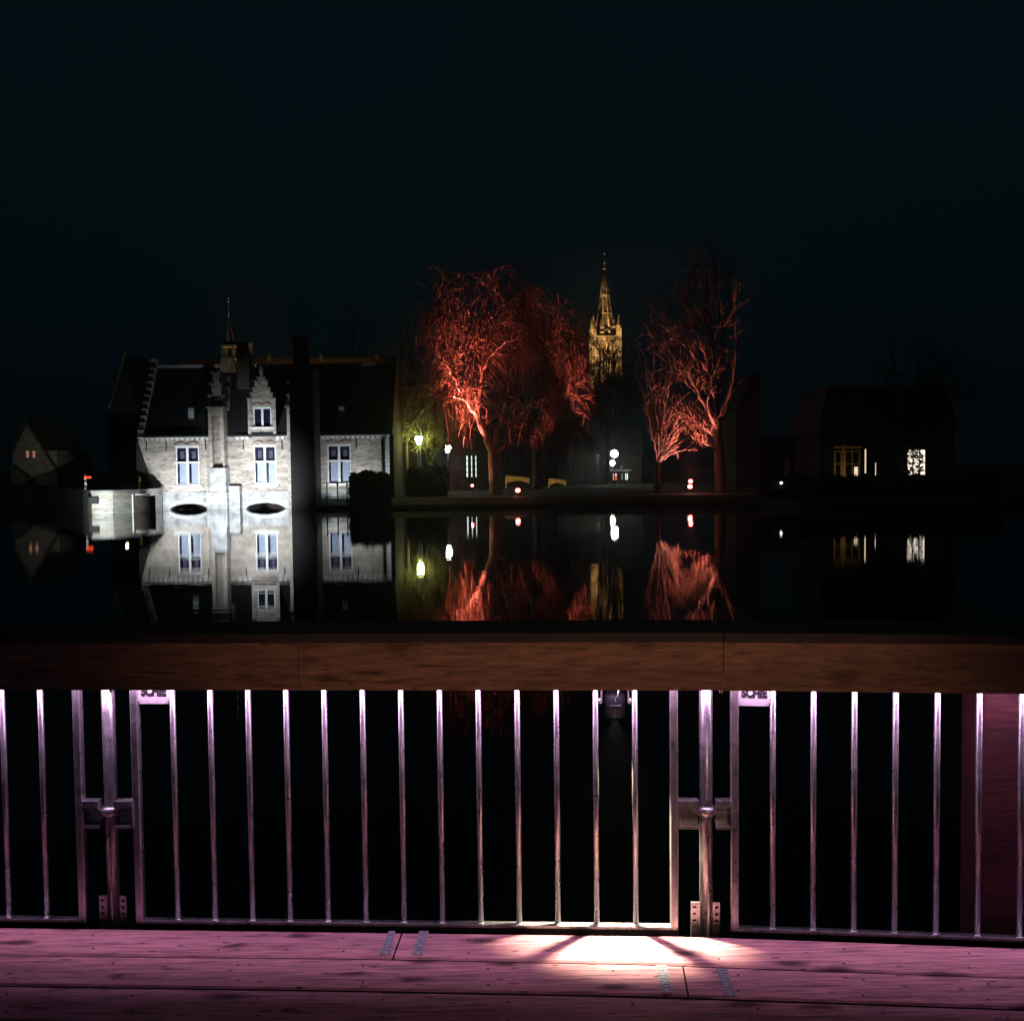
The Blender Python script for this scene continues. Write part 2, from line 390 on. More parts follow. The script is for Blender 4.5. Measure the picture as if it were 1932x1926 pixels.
# end walls, back wall
ew = MB(); DEP = 6.9; ridge_y = HY + DEP / 2; ridge = Z_(692, ridge_y, 500)
def gable_end(xa, xb, name, mt='brick'):
    e = MB(); steps = 11
    e.box(xa, xb, y1 + 0.003, HY + DEP, -0.5, eave)
    for i in range(steps):
        z0_, z1_ = eave + (ridge + 0.5 - eave) * i / steps, eave + (ridge + 0.5 - eave) * (i + 1) / steps
        half = (DEP / 2) * (1 - i / steps) + 0.05
        e.box(xa, xb, ridge_y - half, ridge_y + half, z0_, z1_ + (0 if i < steps - 1 else 0.2))
    return e.build(name, mt, house)
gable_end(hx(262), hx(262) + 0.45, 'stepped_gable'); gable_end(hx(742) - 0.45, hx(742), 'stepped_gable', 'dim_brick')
bw = MB(); bw.box(hx(262) + 0.5, hx(742) - 0.5, HY + DEP - 0.4, HY + DEP - 0.01, -0.5, eave); bw.build('back_wall', 'brick_dark', house)
# roof
rf = MB(); xa, xb = hx(262) + 0.452, hx(742) - 0.452
rf.prism([(xa, 0), (xb, 0), (xb, 0.12), (xa, 0.12)], 0, 0.001) if False else None
def roofpt(u, side, lift=0.0):
    yy = HY - 0.12 + (ridge_y - HY + 0.12) * u if side == 0 else HY + DEP + 0.12 - (ridge_y - HY + 0.12) * u
    return yy, eave + 0.10 + (ridge - eave - 0.1) * u + lift
for side in (0, 1):
    ya, za = roofpt(0, side); yb, zb = roofpt(1, side)
    p = [(xa, ya, za), (xb, ya, za), (xb, yb, zb), (xa, yb, zb)]; q = [(x, y, z - 0.16) for x, y, z in p]
    rf.poly(p if side == 0 else p[::-1]); rf.poly(q[::-1] if side == 0 else q)
    rf.poly([q[0], q[1], p[1], p[0]]); 
roof = rf.build('roof', 'slate', house)
rc = MB(); rc.box(xa, xb, ridge_y - 0.14, ridge_y + 0.14, ridge - 0.02, ridge + 0.2); rc.build('ridge_cap', 'stone_grey', roof)
# dentil cornice
dn = MB(); x = hx(268)
skip = [(hx(398), hx(448)), (dx0 - 0.1, dx1 + 0.1), (hx(544), hx(606))]
while x < hx(733):
    if not any(a < x + .1 < b_ for a, b_ in skip): dn.box(x, x + 0.2, y0 - 0.10, y0 - 0.002, eave - 0.28, eave - 0.1)
    x += 0.38
for a, b_ in ((262, 398), (445, 470), (523, 546), (606, 737)):
    dn.box(hx(a), hx(b_), y0 - 0.12, y0 - 0.002, eave - 0.098, eave - 0.02)
dn.build('dentil_cornice', 'trim', house)
for a, b_ in ((262, 400), (445, 470.5), (523, 546), (606, 737)):
    gt = MB(); gt.box(hx(a), hx(b_), y0 - 0.26, y0 - 0.125, eave - 0.018, eave + 0.09); gt.build('gutter', 'iron', house)
# windows
def cross_window(a, b_, c, d, transom, parent, curtains=True, mull=True):
    xa, xb, zb, zt = hx(a), hx(b_), hz(d), hz(c)
    f = MB(); t = 0.09; yy0, yy1 = y0 + 0.06, y0 + 0.17
    f.box(xa, xb, y0 - 0.03, yy1, zt - 0.02, zt + 0.16)        # lintel
    f.box(xa + 0.002, xa + t, yy0, yy1, zb, zt - 0.022); f.box(xb - t, xb - 0.002, yy0, yy1, zb, zt - 0.022)
    f.box(xa + t, xb - t, yy0, yy1, zb, zb + t)
    cx = (xa + xb) / 2
    f.box(cx - 0.085, cx + 0.085, y0 + 0.01, yy1, zb + t, zt - 0.022)
    if transom:
        zt2 = hz(transom); f.box(xa - 0.06, cx - 0.087, y0 - 0.02, yy1, zt2 - 0.07, zt2 + 0.07); f.box(cx + 0.087, xb + 0.06, y0 - 0.02, yy1, zt2 - 0.07, zt2 + 0.07)
    w_ = f.build('window', 'trim', parent)
    s_ = MB(); s_.box(xa - 0.22, xb + 0.22, y0 - 0.16, y0 - 0.003, zb - 0.16, zb - 0.02); s_.build('sill', 'trim', w_)
    gl = MB()
    gl.box(xa + 0.01, xb - 0.01, yy1 + 0.05, yy1 + 0.06, zb, zt - 0.03); gl.build('pane', 'glassblue', w_)
    if curtains:
        cu = MB(); tz = hz(transom) - 0.08
        for (p, q) in ((xa + 0.22, cx - 0.1), (cx + 0.24, xb - 0.13)):
            k = 14
            for i in range(k):
                u0, u1 = p + (q - p) * i / k, p + (q - p) * (i + 1) / k
                cu.poly([(u0, yy1 + 0.025 + 0.018 * (i % 2), zb + 0.12), (u1, yy1 + 0.025 + 0.018 * ((i + 1) % 2), zb + 0.12), (u1, yy1 + 0.025 + 0.018 * ((i + 1) % 2), tz), (u0, yy1 + 0.025 + 0.018 * (i % 2), tz)])
        cu.build('curtain', 'curtain', w_)
        # lilac patches painted in as reflections in the upper lights
        for (p, q) in ((xa + t, cx - 0.085), (cx + 0.085, xb - t)):
            ub = MB(); ub.box(p + (q - p) * .30, p + (q - p) * .72, yy1 + 0.025, yy1 + 0.035, hz(transom) + 0.3, zt - 0.28)
            ub.build('pane_patch', plain('lilac_reflection', (0.09, 0.07, 0.13), 0.9, 0, 0.3, 8), w_)
    # relieving arches over the opening
    for (p, q) in ((xa - 0.05, cx - 0.02), (cx + 0.02, xb + 0.05)):
        ar = MB(); prev = None
        for i in range(9):
            t_ = -1 + 2 * i / 8; x_, z_ = (p + q) / 2 + (q - p) / 2 * t_, zt + 0.24 + 0.17 * (1 - t_ * t_)
            if prev: ar.prism([(prev[0], prev[1]), (x_, z_), (x_, z_ + 0.09), (prev[0], prev[1] + 0.09)], y0 - 0.035, y0 - 0.002)
            prev = (x_, z_)
        fixn(ar.build('relieving_arch', 'brick_red', w_))
    return w_
for i, (a, b_, c, d) in enumerate(wins): cross_window(a, b_, c, d, 871, house)
dw = cross_window(480, 514, 771, 805, None, house, False)
for p, q in ((470.5, 476), (517.5, 523)):
    dk = MB()
    dk.box(hx(p) , hx(q), y0 - 0.1, y0 - 0.004, hz(822), hz(754)); dk.box(hx(p) - .04, hx(q) + .04, y0 - 0.16, y0 - 0.004, hz(754) + .002, hz(751))
    dk.build('dormer_pilaster', 'brick', house)
cp = MB()
for a, b_, c in ((476, 517, 743), (480, 513, 733), (484, 508, 720), (489, 504, 713)):
    cp.box(hx(a) - .05, hx(a) + .2, y0 - 0.06, y1 + .05, hz(c) + .002, hz(c) + .1); cp.box(hx(b_) - .2, hx(b_) + .05, y0 - 0.06, y1 + .05, hz(c) + .002, hz(c) + .1)
cp.lathe(hx(496.5), HY + .2, [(.13, hz(694)), (.2, hz(692)), (.05, hz(688)), (.02, hz(684))], 6)
cp.build('coping', 'stone_grey', house)
# roof of the dormer
dr = MB(); zt = hz(735)
ry = HY - 0.12 + (ridge_y - HY + .12) * ((zt - eave - .1) / (ridge - eave - .1))
cxd = hx(496.5)
dr.poly([(dx0 + .1, y1, hz(768)), (cxd, y1, zt), (cxd, ry, zt)]); dr.poly([(cxd, y1, zt), (dx1 - .1, y1, hz(768)), (cxd, ry, zt)])
dr.poly([(dx0 + .1, y1, eave), (dx0 + .1, y1, hz(768)), (cxd, ry, zt), (dx0 + .1, y1 + 1.6, eave + 2)]); dr.poly([(dx1 - .1, y1, eave), (dx1 - .1, y1 + 1.6, eave + 2), (cxd, ry, zt), (dx1 - .1, y1, hz(768))])
dr.build('dormer_roof', 'slate', house)
# wall anchors
for px, a, b_ in ((277.5, 828, 848), (315, 828, 848), (389, 828, 848), (460, 828, 848), (533, 828, 848), (673, 828, 848)):
    an = MB(); X = hx(px); an.box(X - 0.035, X + 0.035, y0 - 0.06, y0 - 0.003, hz(b_), hz(a)); an.build('wall_anchor', 'iron', house)
# skylights
for px, lab in ((359.5, None), (644.5, None)):
    u = 0.24; yy, zz = roofpt(u, 0); X = hx(px)
    s_ = MB(); s_.box(X - .28, X + .28, yy - .25, yy + .6, zz - .1, zz + .85)
    o = s_.build('skylight', 'slate', roof)
    gl = MB(); gl.box(X - .20, X + .20, yy - .29, yy - .253, zz, zz + .76); gl.build('skylight_pane', plain('skylight_glass', (0.25, 0.28, 0.32), 0.3, 0, 0.2, 3), roof)
# two projecting piers; each carries a slim stepped turret along the roof
def pier(pa, pb, proj, niche, name='pier'):
    q = MB(); xa, xb = hx(pa), hx(pb); yf = y0 - proj; top = hz(771)
    if niche:
        na, nb = hx(pa + 6.5), hx(pb - 3.0)
        q.box(xa, na, yf, y0 - .003, base_top, top); q.box(nb, xb, yf, y0 - .003, base_top, top)
        q.box(na, nb, yf + .55, y0 - .003, base_top, top - .003); q.box(na, nb, yf + 0.02, yf + .548, top - .5, top - .003)
    else: q.box(xa, xb, yf, y0 - .003, -0.5, top)
    # stepped upper part
    z = top; wdt = (xb - xa)
    for i in range(3):
        sh = 0.10 * i
        q.box(xa + .12 + sh, xb - .12 - sh, yf + .3, y0 + 1.2 + i * .5, z, hz(771 - 22 * (i + 1))); z = hz(771 - 22 * (i + 1))
    o = q.build(name, 'brick', house)
    l = MB()
    l.box(xa - .12, xb + .12, yf - .1, y0 - .1, top + .003, top + .14)
    for i in range(3):
        zz = hz(771 - 22 * (i + 1)) + .002; l.box(xa - .05 + .1 * i, xa + .25 + .1 * i, yf + .2, yf + .7, zz, zz + .16); l.box(xb - .25 - .1 * i, xb + .05 - .1 * i, yf + .2, yf + .7, zz, zz + .16)
    l.build('coping', 'stone_grey', o)
    return o
p1 = pier(402.5, 431, 1.0, True)
pb_ = MB(); pb_.box(hx(405), hx(434), y0 - 1.25, y0 - .13, base_top + .003, hz(882)); pb_.box(hx(399), hx(437), y0 - 1.4, y0 - .13, -0.5, base_top)
pb_.box(hx(437) + .003, hx(457), y0 - .9, y0 - .13, -0.5, hz(916)); pb_.build('pier_plinth', 'stone', p1)
p2 = pier(548, 563, 0.9, False)
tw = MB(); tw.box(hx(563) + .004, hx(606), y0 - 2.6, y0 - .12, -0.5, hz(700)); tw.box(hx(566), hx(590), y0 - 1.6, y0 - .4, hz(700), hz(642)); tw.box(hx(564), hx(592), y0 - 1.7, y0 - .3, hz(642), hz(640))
tw.build('stair_tower', 'unlit_brick', house)  # the tower's shaded front is put into its near-black colour
# chimney
ch = MB(); ch.box(hx(441), hx(464), HY + 1.5, HY + 2.6, hz(730), hz(643)); ch.box(hx(439), hx(466), HY + 1.4, HY + 2.7, hz(643) + .002, hz(640)); ch.build('chimney', 'brick_dark', roof)
# ridge turret with spire
tx = hx(414); ty = ridge_y
t = MB(); t.prism([(hx(399), hz(694)), (hx(430), hz(694)), (hx(427), hz(666)), (hx(401), hz(666))], ty - .62, ty + .62)
for sx in (-.42, .42):
    for sy in (-.42, .42): t.box(tx + sx - .09, tx + sx + .09, ty + sy - .09, ty + sy + .09, hz(666), hz(644))
t.box(tx - .58, tx + .58, ty - .58, ty + .58, hz(644), hz(641))
tur = fixn(t.build('ridge_turret', 'lead', house))
t = MB(); t.lathe(tx, ty, [(.46, hz(641)), (.36, hz(628)), (.02, hz(585))], 8, False); t.build('spire', 'lead', tur)
t = MB(); t.lathe(tx, ty, [(.025, hz(585)), (.02, hz(553))], 6); t.lathe(tx, ty, [(.02, hz(556)), (.11, hz(553)), (.02, hz(550))], 8); t.lathe(tx, ty, [(.02, hz(549)), (.09, hz(547)), (.02, hz(545))], 8); t.build('finial', 'trim', tur)
dp = MB(); dp.tube([(hx(723), y0 - .12, hz(926)), (hx(723), y0 - .12, eave - .3)], .11, 8); dp.build('drainpipe', 'iron', house)
qn = MB(); z = base_top + .02; i = 0
while z < eave - .4:
    wq = .5 if i % 2 else .3; qn.box(hx(735) - wq, hx(735) + .01, y0 - .03, y0 - .002, z, z + .26); z += .3; i += 1
qn.build('quoins', 'trim', house)
k = MB(); k.prism([(hx(261), hz(924)), (hx(290.5), hz(924)), (hx(262.5), hz(832)), (hx(261), hz(832))], y0 - .35, y0 - .02); fixn(k.build('shadow_wedge', 'slate', house))  # dark wedge shaped as the diagonal shadow on the facade
# floodlights on the facade
cw = (0.90, 0.96, 1.0)
def floodx(px, yoff, z, aimpx, aimpy, e, size, blend=.35):
    spot('facade_flood', (hx(px), HY - yoff, z), (hx(aimpx), HY, hz(aimpy)), e, cw, size, blend, .12)
floodx(332, 4.7, 0.35, 372, 910, 2700, 112, 1.0)
floodx(478, 7.5, 0.4, 500, 905, 7200, 84, 1.0)
floodx(634, 2.2, 0.85, 640, 880, 420, 120, 1.0)
floodx(700, 2.0, 0.95, 700, 878, 330, 120, 1.0)
spot('roof_flood', (hx(520), HY + 12, 6.5), (hx(414), HY + 3.4, 14.5), 4500, (1, .55, .22), 50, .5)

# ================================================================== QUAY, LEFT
qa = MB()
for i in range(len(lq) - 1):
    (xa, ya), (xb, yb) = lq[i], lq[i + 1]
    if i > 5: break
    k = 6 if i < 5 else 1
    qa.poly([(xb, yb, -.5), (xa, ya, -.5), (xa, ya, 1.60), (xb, yb, 1.60)])
    d = Vector((xb - xa, yb - ya, 0)).normalized(); nrm = Vector((d.y, -d.x, 0))
    if nrm.y > 0: nrm = -nrm
    if i == 5: nrm = Vector((-1, 0, 0))
quay = thing('quay_wall', (X_(230, 69), 69, 0), 'pale curved masonry quay wall at the water, brightly lit beside the lock house', 'quay')
qa2 = MB()
out = [(x, y) for x, y in lq[:6]]
bk = MB()
for i in (5, 6, 7): bk.poly([(lq[i][0], lq[i][1], -.6), (lq[i + 1][0], lq[i + 1][1], -.6), (lq[i + 1][0], lq[i + 1][1], 1.62), (lq[i][0], lq[i][1], 1.62)])
bk.build('left_bank_edge', 'unlit_brick', kind='structure', base=(0, 0, 0))
def offs(poly, d):
    r = []
    for i, (x, y) in enumerate(poly):
        a = Vector(poly[max(i - 1, 0)]); c = Vector(poly[min(i + 1, len(poly) - 1)]); t = (c - a).normalized(); nn = Vector((-t.y, t.x))
        r.append((x + nn.x * d, y + nn.y * d))
    return r
o2 = offs(out, -0.25) if offs(out, -0.25)[2][1] < out[2][1] else offs(out, 0.25)
for i in range(len(out) - 1):
    (xa, ya), (xb, yb) = o2[i], o2[i + 1]; (ua, va), (ub, vb) = out[i], out[i + 1]
    qa2.poly([(xa, ya, -.6), (xb, yb, -.6), (xb, yb, 1.5), (xa, ya, 1.5)]); qa2.poly([(xa, ya, 1.5), (xb, yb, 1.5), (ub, vb, 1.5), (ua, va, 1.5)])
qa2.build('masonry', 'quay', quay)
cq = MB(); o3 = offs(out, -0.33) if offs(out, -0.33)[2][1] < out[2][1] else offs(out, 0.33)
for i in range(len(out) - 1):
    (xa, ya), (xb, yb) = o3[i], o3[i + 1]; (ua, va), (ub, vb) = out[i], out[i + 1]
    cq.poly([(xa, ya, 1.5), (xb, yb, 1.5), (xb, yb, 1.66), (xa, ya, 1.66)]); cq.poly([(xa, ya, 1.66), (xb, yb, 1.66), (ub, vb, 1.66), (ua, va, 1.66)])
cq.build('coping', 'stone_grey', quay)
# steel gate frame before the quay
gx0, gx1 = X_(253, 70), X_(288, 70)
gf = MB(); gf.box(gx0 - .05, gx0 + .05, 69.55, 69.65, -0.5, 1.32); gf.box(gx0 + .2, gx1 - .05, 69.55, 69.65, 1.26, 1.36); 
gate = gf.build('mooring_frame', 'white_paint'); gate['label'] = 'white L-shaped steel frame standing in the water before the dark end of the quay'; gate['category'] = 'mooring frame'
gp = MB(); gp.box(gx0 + .06, gx1 + .2, 69.75, 69.85, -0.5, 1.22); BASE[gate.name] = gate.location.copy(); gp.build('panel', 'brick_dark', gate)
ob = MB(); ob.box(X_(167, 67.6), X_(183, 67.6), 67.45, 67.72, .75, 1.22); o = ob.build('fender', 'iron'); o['label'] = 'black rubber fender on the bright corner of the quay'; o['category'] = 'fender'
spot('quay_flood', (X_(185, 64), 62.5, 0.5), (X_(190, 68), 68.2, 0.7), 4600, (0.92, 1.0, 0.98), 50, 1)
# striped pole with a red arm
Yp = 71.0
sp = thing('striped_post', (X_(158, Yp), Yp, 1.62), 'leaning white and dark striped post with a glowing red arm on the left quay', 'post')
s_ = MB(); s_.mats = None
for i in range(6):
    s_.cur = i % 2; za = 1.62 + i * .19; s_.tube([(X_(160, Yp) + .05 * (1 - i / 6), Yp, za), (X_(160, Yp) + .05 * (1 - (i + 1) / 6), Yp, za + .19)], .09, 8)
s_.build('pole', ['white_paint', 'brick_red'], sp)
s_ = MB(); s_.box(X_(161, Yp), X_(173, Yp), Yp - .18, Yp - .12, 2.48, 2.62); s_.build('arm', 'red_arm_glow', sp)  # barrier arm, its lit look made by emission in its colour
Yl = 73.4
s_ = MB(); s_.tube([(X_(262, Yl), Yl, 1.62), (X_(262, Yl), Yl, 2.5)], .05, 6); s_.lathe(X_(262, Yl), Yl, [(.05, 2.1), (.12, 2.2), (.10, 2.45), (.04, 2.55)], 8)
o = s_.build('bollard_lamp', 'yellow_wall'); o['label'] = 'small yellow post on the quay just left of the white house'; o['category'] = 'post'
point('post_glow', (X_(240, 71), 70.6, 2.4), 10, (1, .75, .5), .1)

# ================================================================== FENCE, HEDGES
Yf = 72.4
fe = thing('iron_fence', (X_(640, Yf), Yf, .3), 'low black iron fence in front of the right wing of the white house', 'fence')
for px in (616, 636, 654, 672, 690, 708):
    k = MB(); k.lathe(X_(px, Yf), Yf, [(.09, .5), (.05, .7), (.045, 1.7), (.09, 1.78), (.03, 1.95), (.01, 2.0)], 8); k.build('post', 'iron', fe)
k = MB(); k.box(X_(612, Yf), X_(712, Yf), Yf - .015, Yf + .015, 1.55, 1.6); k.box(X_(612, Yf), X_(712, Yf), Yf - .015, Yf + .015, .9, .95); k.build('rail', 'iron', fe)
def leafy(name, x0, x1, y0, y1, z0, z1, n, label, cat, size=.12, group=None, seed=1, core=True):
    rnd = random.Random(seed); k = MB()
    for i in range(n):
        x, y = rnd.uniform(x0, x1), rnd.uniform(y0, y1); ztop = z1 - (z1 - z0) * .45 * abs(2 * (x - x0) / (x1 - x0) - 1) ** (8 if x1 - x0 < 2.8 else 30) + .4 * noise.noise(Vector((x * 1.3, y * .9, seed)))
        z = z0 + (ztop - z0) * (1 - rnd.random() ** 2 * .9) if rnd.random() < .6 else rnd.uniform(z0, ztop)
        c = Vector((x, y, z)); a = Vector([rnd.gauss(0, 1) for _ in range(3)]).normalized(); b_ = a.orthogonal().normalized(); s2 = size * rnd.uniform(.6, 1.9)
        k.poly([tuple(c + a * s2), tuple(c + b_ * s2 * .5), tuple(c - a * s2), tuple(c - b_ * s2 * .5)])
    if core: dd_ = (x1 - x0) * (.07 if x1 - x0 < 2.8 else .01); k.box(x0 + dd_, x1 - dd_, y0 + .15, y1 - .15, z0 - .1, z1 - .35)
    o = k.build(name, 'leaf'); o['label'] = label; o['category'] = cat
    if group: o['group'] = group
    return o
leafy('hedge', X_(662, 73), X_(738, 73), 72.0, 72.8, .3, Z_(893, 74, 700), 2600, 'dark clipped bush hiding the lower right corner of the white house', 'hedge', seed=3)
leafy('hedge', X_(768, 78), X_(842, 78), 77.5, 79, .7, Z_(880, 78, 800), 3200, 'dark box hedge below the two lit street lamps', 'hedge', seed=4)
leafy('hedge', X_(1440, 66), X_(1900, 66), 66.3, 67.3, .7, 2.03, 7000, 'long low dark hedge in front of the lit windows on the right', 'hedge', seed=5)

# ================================================================== TREES
def curve_branch(rnd, p, d, L, segs, wander, trop):
    pts = [p.copy()]; d = d.normalized()
    for i in range(segs):
        d = (d + Vector([rnd.gauss(0, wander) for _ in range(3)]) + trop * ((i + 1) / segs)).normalized()
        p = p + d * (L / segs); pts.append(p.copy())
    return pts
def at(pts, t):
    f = t * (len(pts) - 1); i = min(int(f), len(pts) - 2); return pts[i].lerp(pts[i + 1], f - i), (pts[i + 1] - pts[i]).normalized()
def taper(n, a, b_): return [a + (b_ - a) * i / (n - 1) for i in range(n)]
def smooth_line(pts, k=4):
    out = []
    for i in range(len(pts) - 1):
        p0, p1, p2, p3 = pts[max(i - 1, 0)], pts[i], pts[i + 1], pts[min(i + 2, len(pts) - 1)]
        for j in range(k):
            t = j / k; out.append(0.5 * ((2 * p1) + (p2 - p0) * t + (2 * p0 - 5 * p1 + 4 * p2 - p3) * t * t + (-p0 + 3 * p1 - 3 * p2 + p3) * t ** 3))
    return out + [pts[-1]]
def rdir(rnd, d, ang):
    a = d.orthogonal().normalized(); a.rotate(Matrix.Rotation(rnd.uniform(0, 6.283), 3, d)); return (d * math.cos(ang) + a * math.sin(ang)).normalized()
def tree(name, trunk_px, limbs, Y, label, seed, subs, twigs, droop, mats=('bark', 'twig'), group=None, subL=(1.5, 3.5), twL=(1, 2.4), r0=.45, up=.15, tw_r=.014, limb_r=(.22, .05), spread=2.5, wan=.14):
    rnd = random.Random(seed)
    tp = [P(a, b_, Y) for a, b_ in trunk_px]; base = tp[0].copy()
    th = thing(name, base, label, 'tree', group)
    tb = MB(); tpl = smooth_line(tp, 3); tb.tube(tpl, taper(len(tpl), r0 * 1.25, r0 * .8), 10)
    paths = []
    for li in limbs:
        pl = li[0]; off = li[1] if len(li) > 1 else rnd.uniform(-spread, spread); ra = li[2] if len(li) > 2 else limb_r[0]; y_0 = li[3] if len(li) > 3 else 0
        pts = [P(a, b_, Y + y_0 + (off - y_0) * (i / (len(pl) - 1)) + rnd.gauss(0, .12) * (i > 0)) for i, (a, b_) in enumerate(pl)]
        pts = smooth_line(pts, 4)
        for i in range(1, len(pts)): pts[i] = pts[i] + Vector([rnd.gauss(0, .07) for _ in range(3)])
        tb.tube(pts, taper(len(pts), ra, limb_r[1]), 7); paths.append((pts, ra))
    tb.build('trunk', mats[0], th)
    cb = MB()
    for pts, ra in paths:
        for i in range(subs):
            t = rnd.uniform(.18, 1.0); p, d = at(pts, t)
            L = rnd.uniform(*subL) * (1.15 - .5 * t); dd = rdir(rnd, d, rnd.uniform(.5, 1.2)); dd.z += up; dd.normalize()
            sp = curve_branch(rnd, p, dd, L, 7, wan, Vector((0, 0, -droop * .12)))
            rr = max(.022, ra * .24 * (1.2 - t)); cb.tube(sp, taper(8, rr, .016), 4, False)
            for j in range(twigs):
                q, e = at(sp, rnd.uniform(.1, 1)); l2 = rnd.uniform(*twL); ee = rdir(rnd, e, rnd.uniform(.3, 1.1))
                tp2 = curve_branch(rnd, q, ee, l2, 5, wan, Vector((0, 0, -droop * .5)))
                cb.tube(tp2, taper(6, tw_r, tw_r * .5), 3, False)
                if droop > .5 and rnd.random() < .5:
                    q2, _ = at(tp2, rnd.uniform(.3, .9)); l3 = rnd.uniform(1.0, 3.6)
                    tp3 = curve_branch(rnd, q2, Vector((rnd.gauss(0, .3), rnd.gauss(0, .3), -.6)), l3, 5, .07, Vector((0, 0, -.8)))
                    cb.tube(tp3, taper(6, tw_r * .8, tw_r * .45), 3, False)
    cb.build('crown', mats[1], th)
    return th
WY = 79.0
tree('willow_tree', [(936, 936), (934, 900), (931, 868), (929, 850)], [
    ([(929, 852), (912, 812), (896, 778), (876, 748), (852, 708), (833, 672)], -1.5, .34),
    ([(896, 778), (903, 745), (910, 712), (908, 680), (925, 640), (920, 600), (905, 560), (880, 535)], -1.0, .2, -.6),
    ([(890, 770), (874, 752), (856, 747), (842, 744)], -2.5, .16, -.6),
    ([(850, 705), (862, 668), (882, 664), (900, 640), (893, 600), (862, 570), (850, 545)], -1.0, .12, -1.3),
    ([(908, 700), (925, 672), (945, 655), (962, 642), (985, 640)], -2.0, .12, -.8),
    ([(931, 850), (945, 800), (957, 755), (962, 700), (968, 640), (955, 580), (930, 540)], 1.6, .26),
    ([(936, 858), (970, 830), (1010, 815), (1052, 800), (1085, 798)], -1.2, .26),
    ([(950, 800), (975, 790), (998, 768), (1018, 755), (1045, 750), (1072, 744)], -1.8, .13),
    ([(1000, 765), (1025, 775), (1035, 790)], -2.0, .06, -1.4), ([(1002, 766), (995, 800), (990, 812)], -2.0, .06, -1.4),
    ([(960, 740), (990, 700), (1020, 660), (1042, 632), (1060, 612), (1050, 585)], 1.0, .17, 1),
    ([(1020, 662), (1050, 668), (1078, 680), (1092, 700)], .2, .1, .8), ([(1030, 650), (1062, 640), (1080, 650), (1094, 672)], .2, .1, .8),
    ([(958, 760), (990, 740), (1015, 700), (1035, 690), (1060, 700), (1068, 725)], .8, .12, .9),
    ([(855, 712), (838, 690), (826, 640), (832, 590), (850, 560)], .5, .12, -1.3),
    ([(962, 700), (990, 660), (1000, 610), (985, 570)], 2.5, .12, 1),
    ([(890, 640), (870, 610), (850, 600), (838, 615)], -1, .09, -1), ([(925, 600), (950, 575), (975, 560), (985, 575)], -.5, .09, -1),
], WY, 'large weeping willow with bare drooping branches lit red from below, in the middle', 11, 17, 10, 1.0, tw_r=.022, limb_r=(.22, .035), wan=.17)
flc = (1.0, 0.19, 0.13)
# second pair of bare trees
vase = []
rv = random.Random(5)
for i, (tx_, ty_) in enumerate(((1182, 640), (1195, 690), (1205, 660), (1222, 700), (1232, 650), (1246, 640), (1256, 720), (1268, 690), (1280, 740), (1292, 770), (1298, 800), (1300, 822), (1290, 850), (1215, 760), (1262, 800), (1284, 812), (1278, 840))):
    m1 = (1241 + (tx_ - 1241) * .28, 872 + (ty_ - 872) * .33); m2 = (1241 + (tx_ - 1241) * .62, 872 + (ty_ - 872) * .68)
    vase.append(([(1241, 874), m1, m2, (tx_, ty_)], rv.uniform(-2.2, 1.5), .10))
tree('bare_tree', [(1239, 934), (1240, 905), (1241, 872)], vase, 79.5, 'low bare tree fanning many thin stems from one short trunk, lit red', 21, 6, 4, -.12, tw_r=.017, r0=.3, limb_r=(.085, .018), subL=(.7, 2.2), twL=(.4, 1.2), up=.7, wan=.09, group='red-lit bare trees on the bank', mats=('bark_mid', 'twig'))
tree('bare_tree', [(1362, 938), (1358, 890), (1356, 840), (1352, 800)], [
    ([(1354, 820), (1340, 780), (1316, 740), (1296, 700), (1280, 672)], -2.0, .2), ([(1352, 800), (1345, 740), (1338, 690), (1322, 640), (1300, 600)], -1.6, .2),
    ([(1320, 748), (1300, 728), (1284, 716)], -2.6, .09, -1.4), ([(1353, 790), (1352, 720), (1345, 650), (1335, 590), (1320, 540)], -.8, .2),
    ([(1352, 790), (1362, 700), (1362, 620), (1350, 560), (1345, 500)], .6, .2), ([(1355, 810), (1378, 740), (1388, 660), (1386, 590), (1375, 530)], .4, .18),
    ([(1336, 700), (1305, 665), (1270, 630), (1240, 612)], -1.5, .12, -.6), ([(1330, 665), (1310, 615), (1292, 565), (1300, 530)], .5, .12, -.6),
    ([(1350, 700), (1330, 600), (1335, 540), (1330, 500)], 1.5, .14, 0), ([(1356, 835), (1335, 810), (1318, 800), (1305, 806)], -2, .1), ([(1357, 860), (1345, 842), (1328, 836)], -2, .07),
    ([(1300, 705), (1270, 690), (1250, 650), (1235, 640)], .3, .1, -1),
], 81.0, 'tall bare tree with upswept red-lit limbs, nearest the dark brick gable wall', 22, 14, 8, -.05, tw_r=.019, r0=.42, limb_r=(.2, .03), subL=(1.2, 3.4), twL=(.8, 2), up=.6, wan=.11, group='red-lit bare trees on the bank', mats=('bark_mid', 'twig'))
# darker trees of the bank and behind
def auto_tree(px, ybase, ytop, half, Y, label, seed, mats=('bark_dark', 'twig_dark'), subs=10, twigs=7, droop=.1, group='dark bare trees along the far bank'):
    rnd = random.Random(seed); limbs = []; H = ybase - ytop
    for i in range(9):
        a = rnd.uniform(-1, 1); tx_ = px + half * a; ty_ = ytop + H * .35 * a * a + rnd.uniform(0, H * .2)
        limbs.append(([(px, ybase - H * .28), (px + (tx_ - px) * .45, ybase - H * .45), (px + (tx_ - px) * .8, (ybase - H * .45 + ty_) / 2), (tx_, ty_)], rnd.uniform(-3, 3), .15))
    return tree('bare_tree', [(px, ybase), (px + 1, ybase - H * .15), (px, ybase - H * .28)], limbs, Y, label, seed, subs, twigs, droop, mats, group, subL=(1.3, 3.2), twL=(.8, 2.2), tw_r=.02, r0=.3, up=.3)
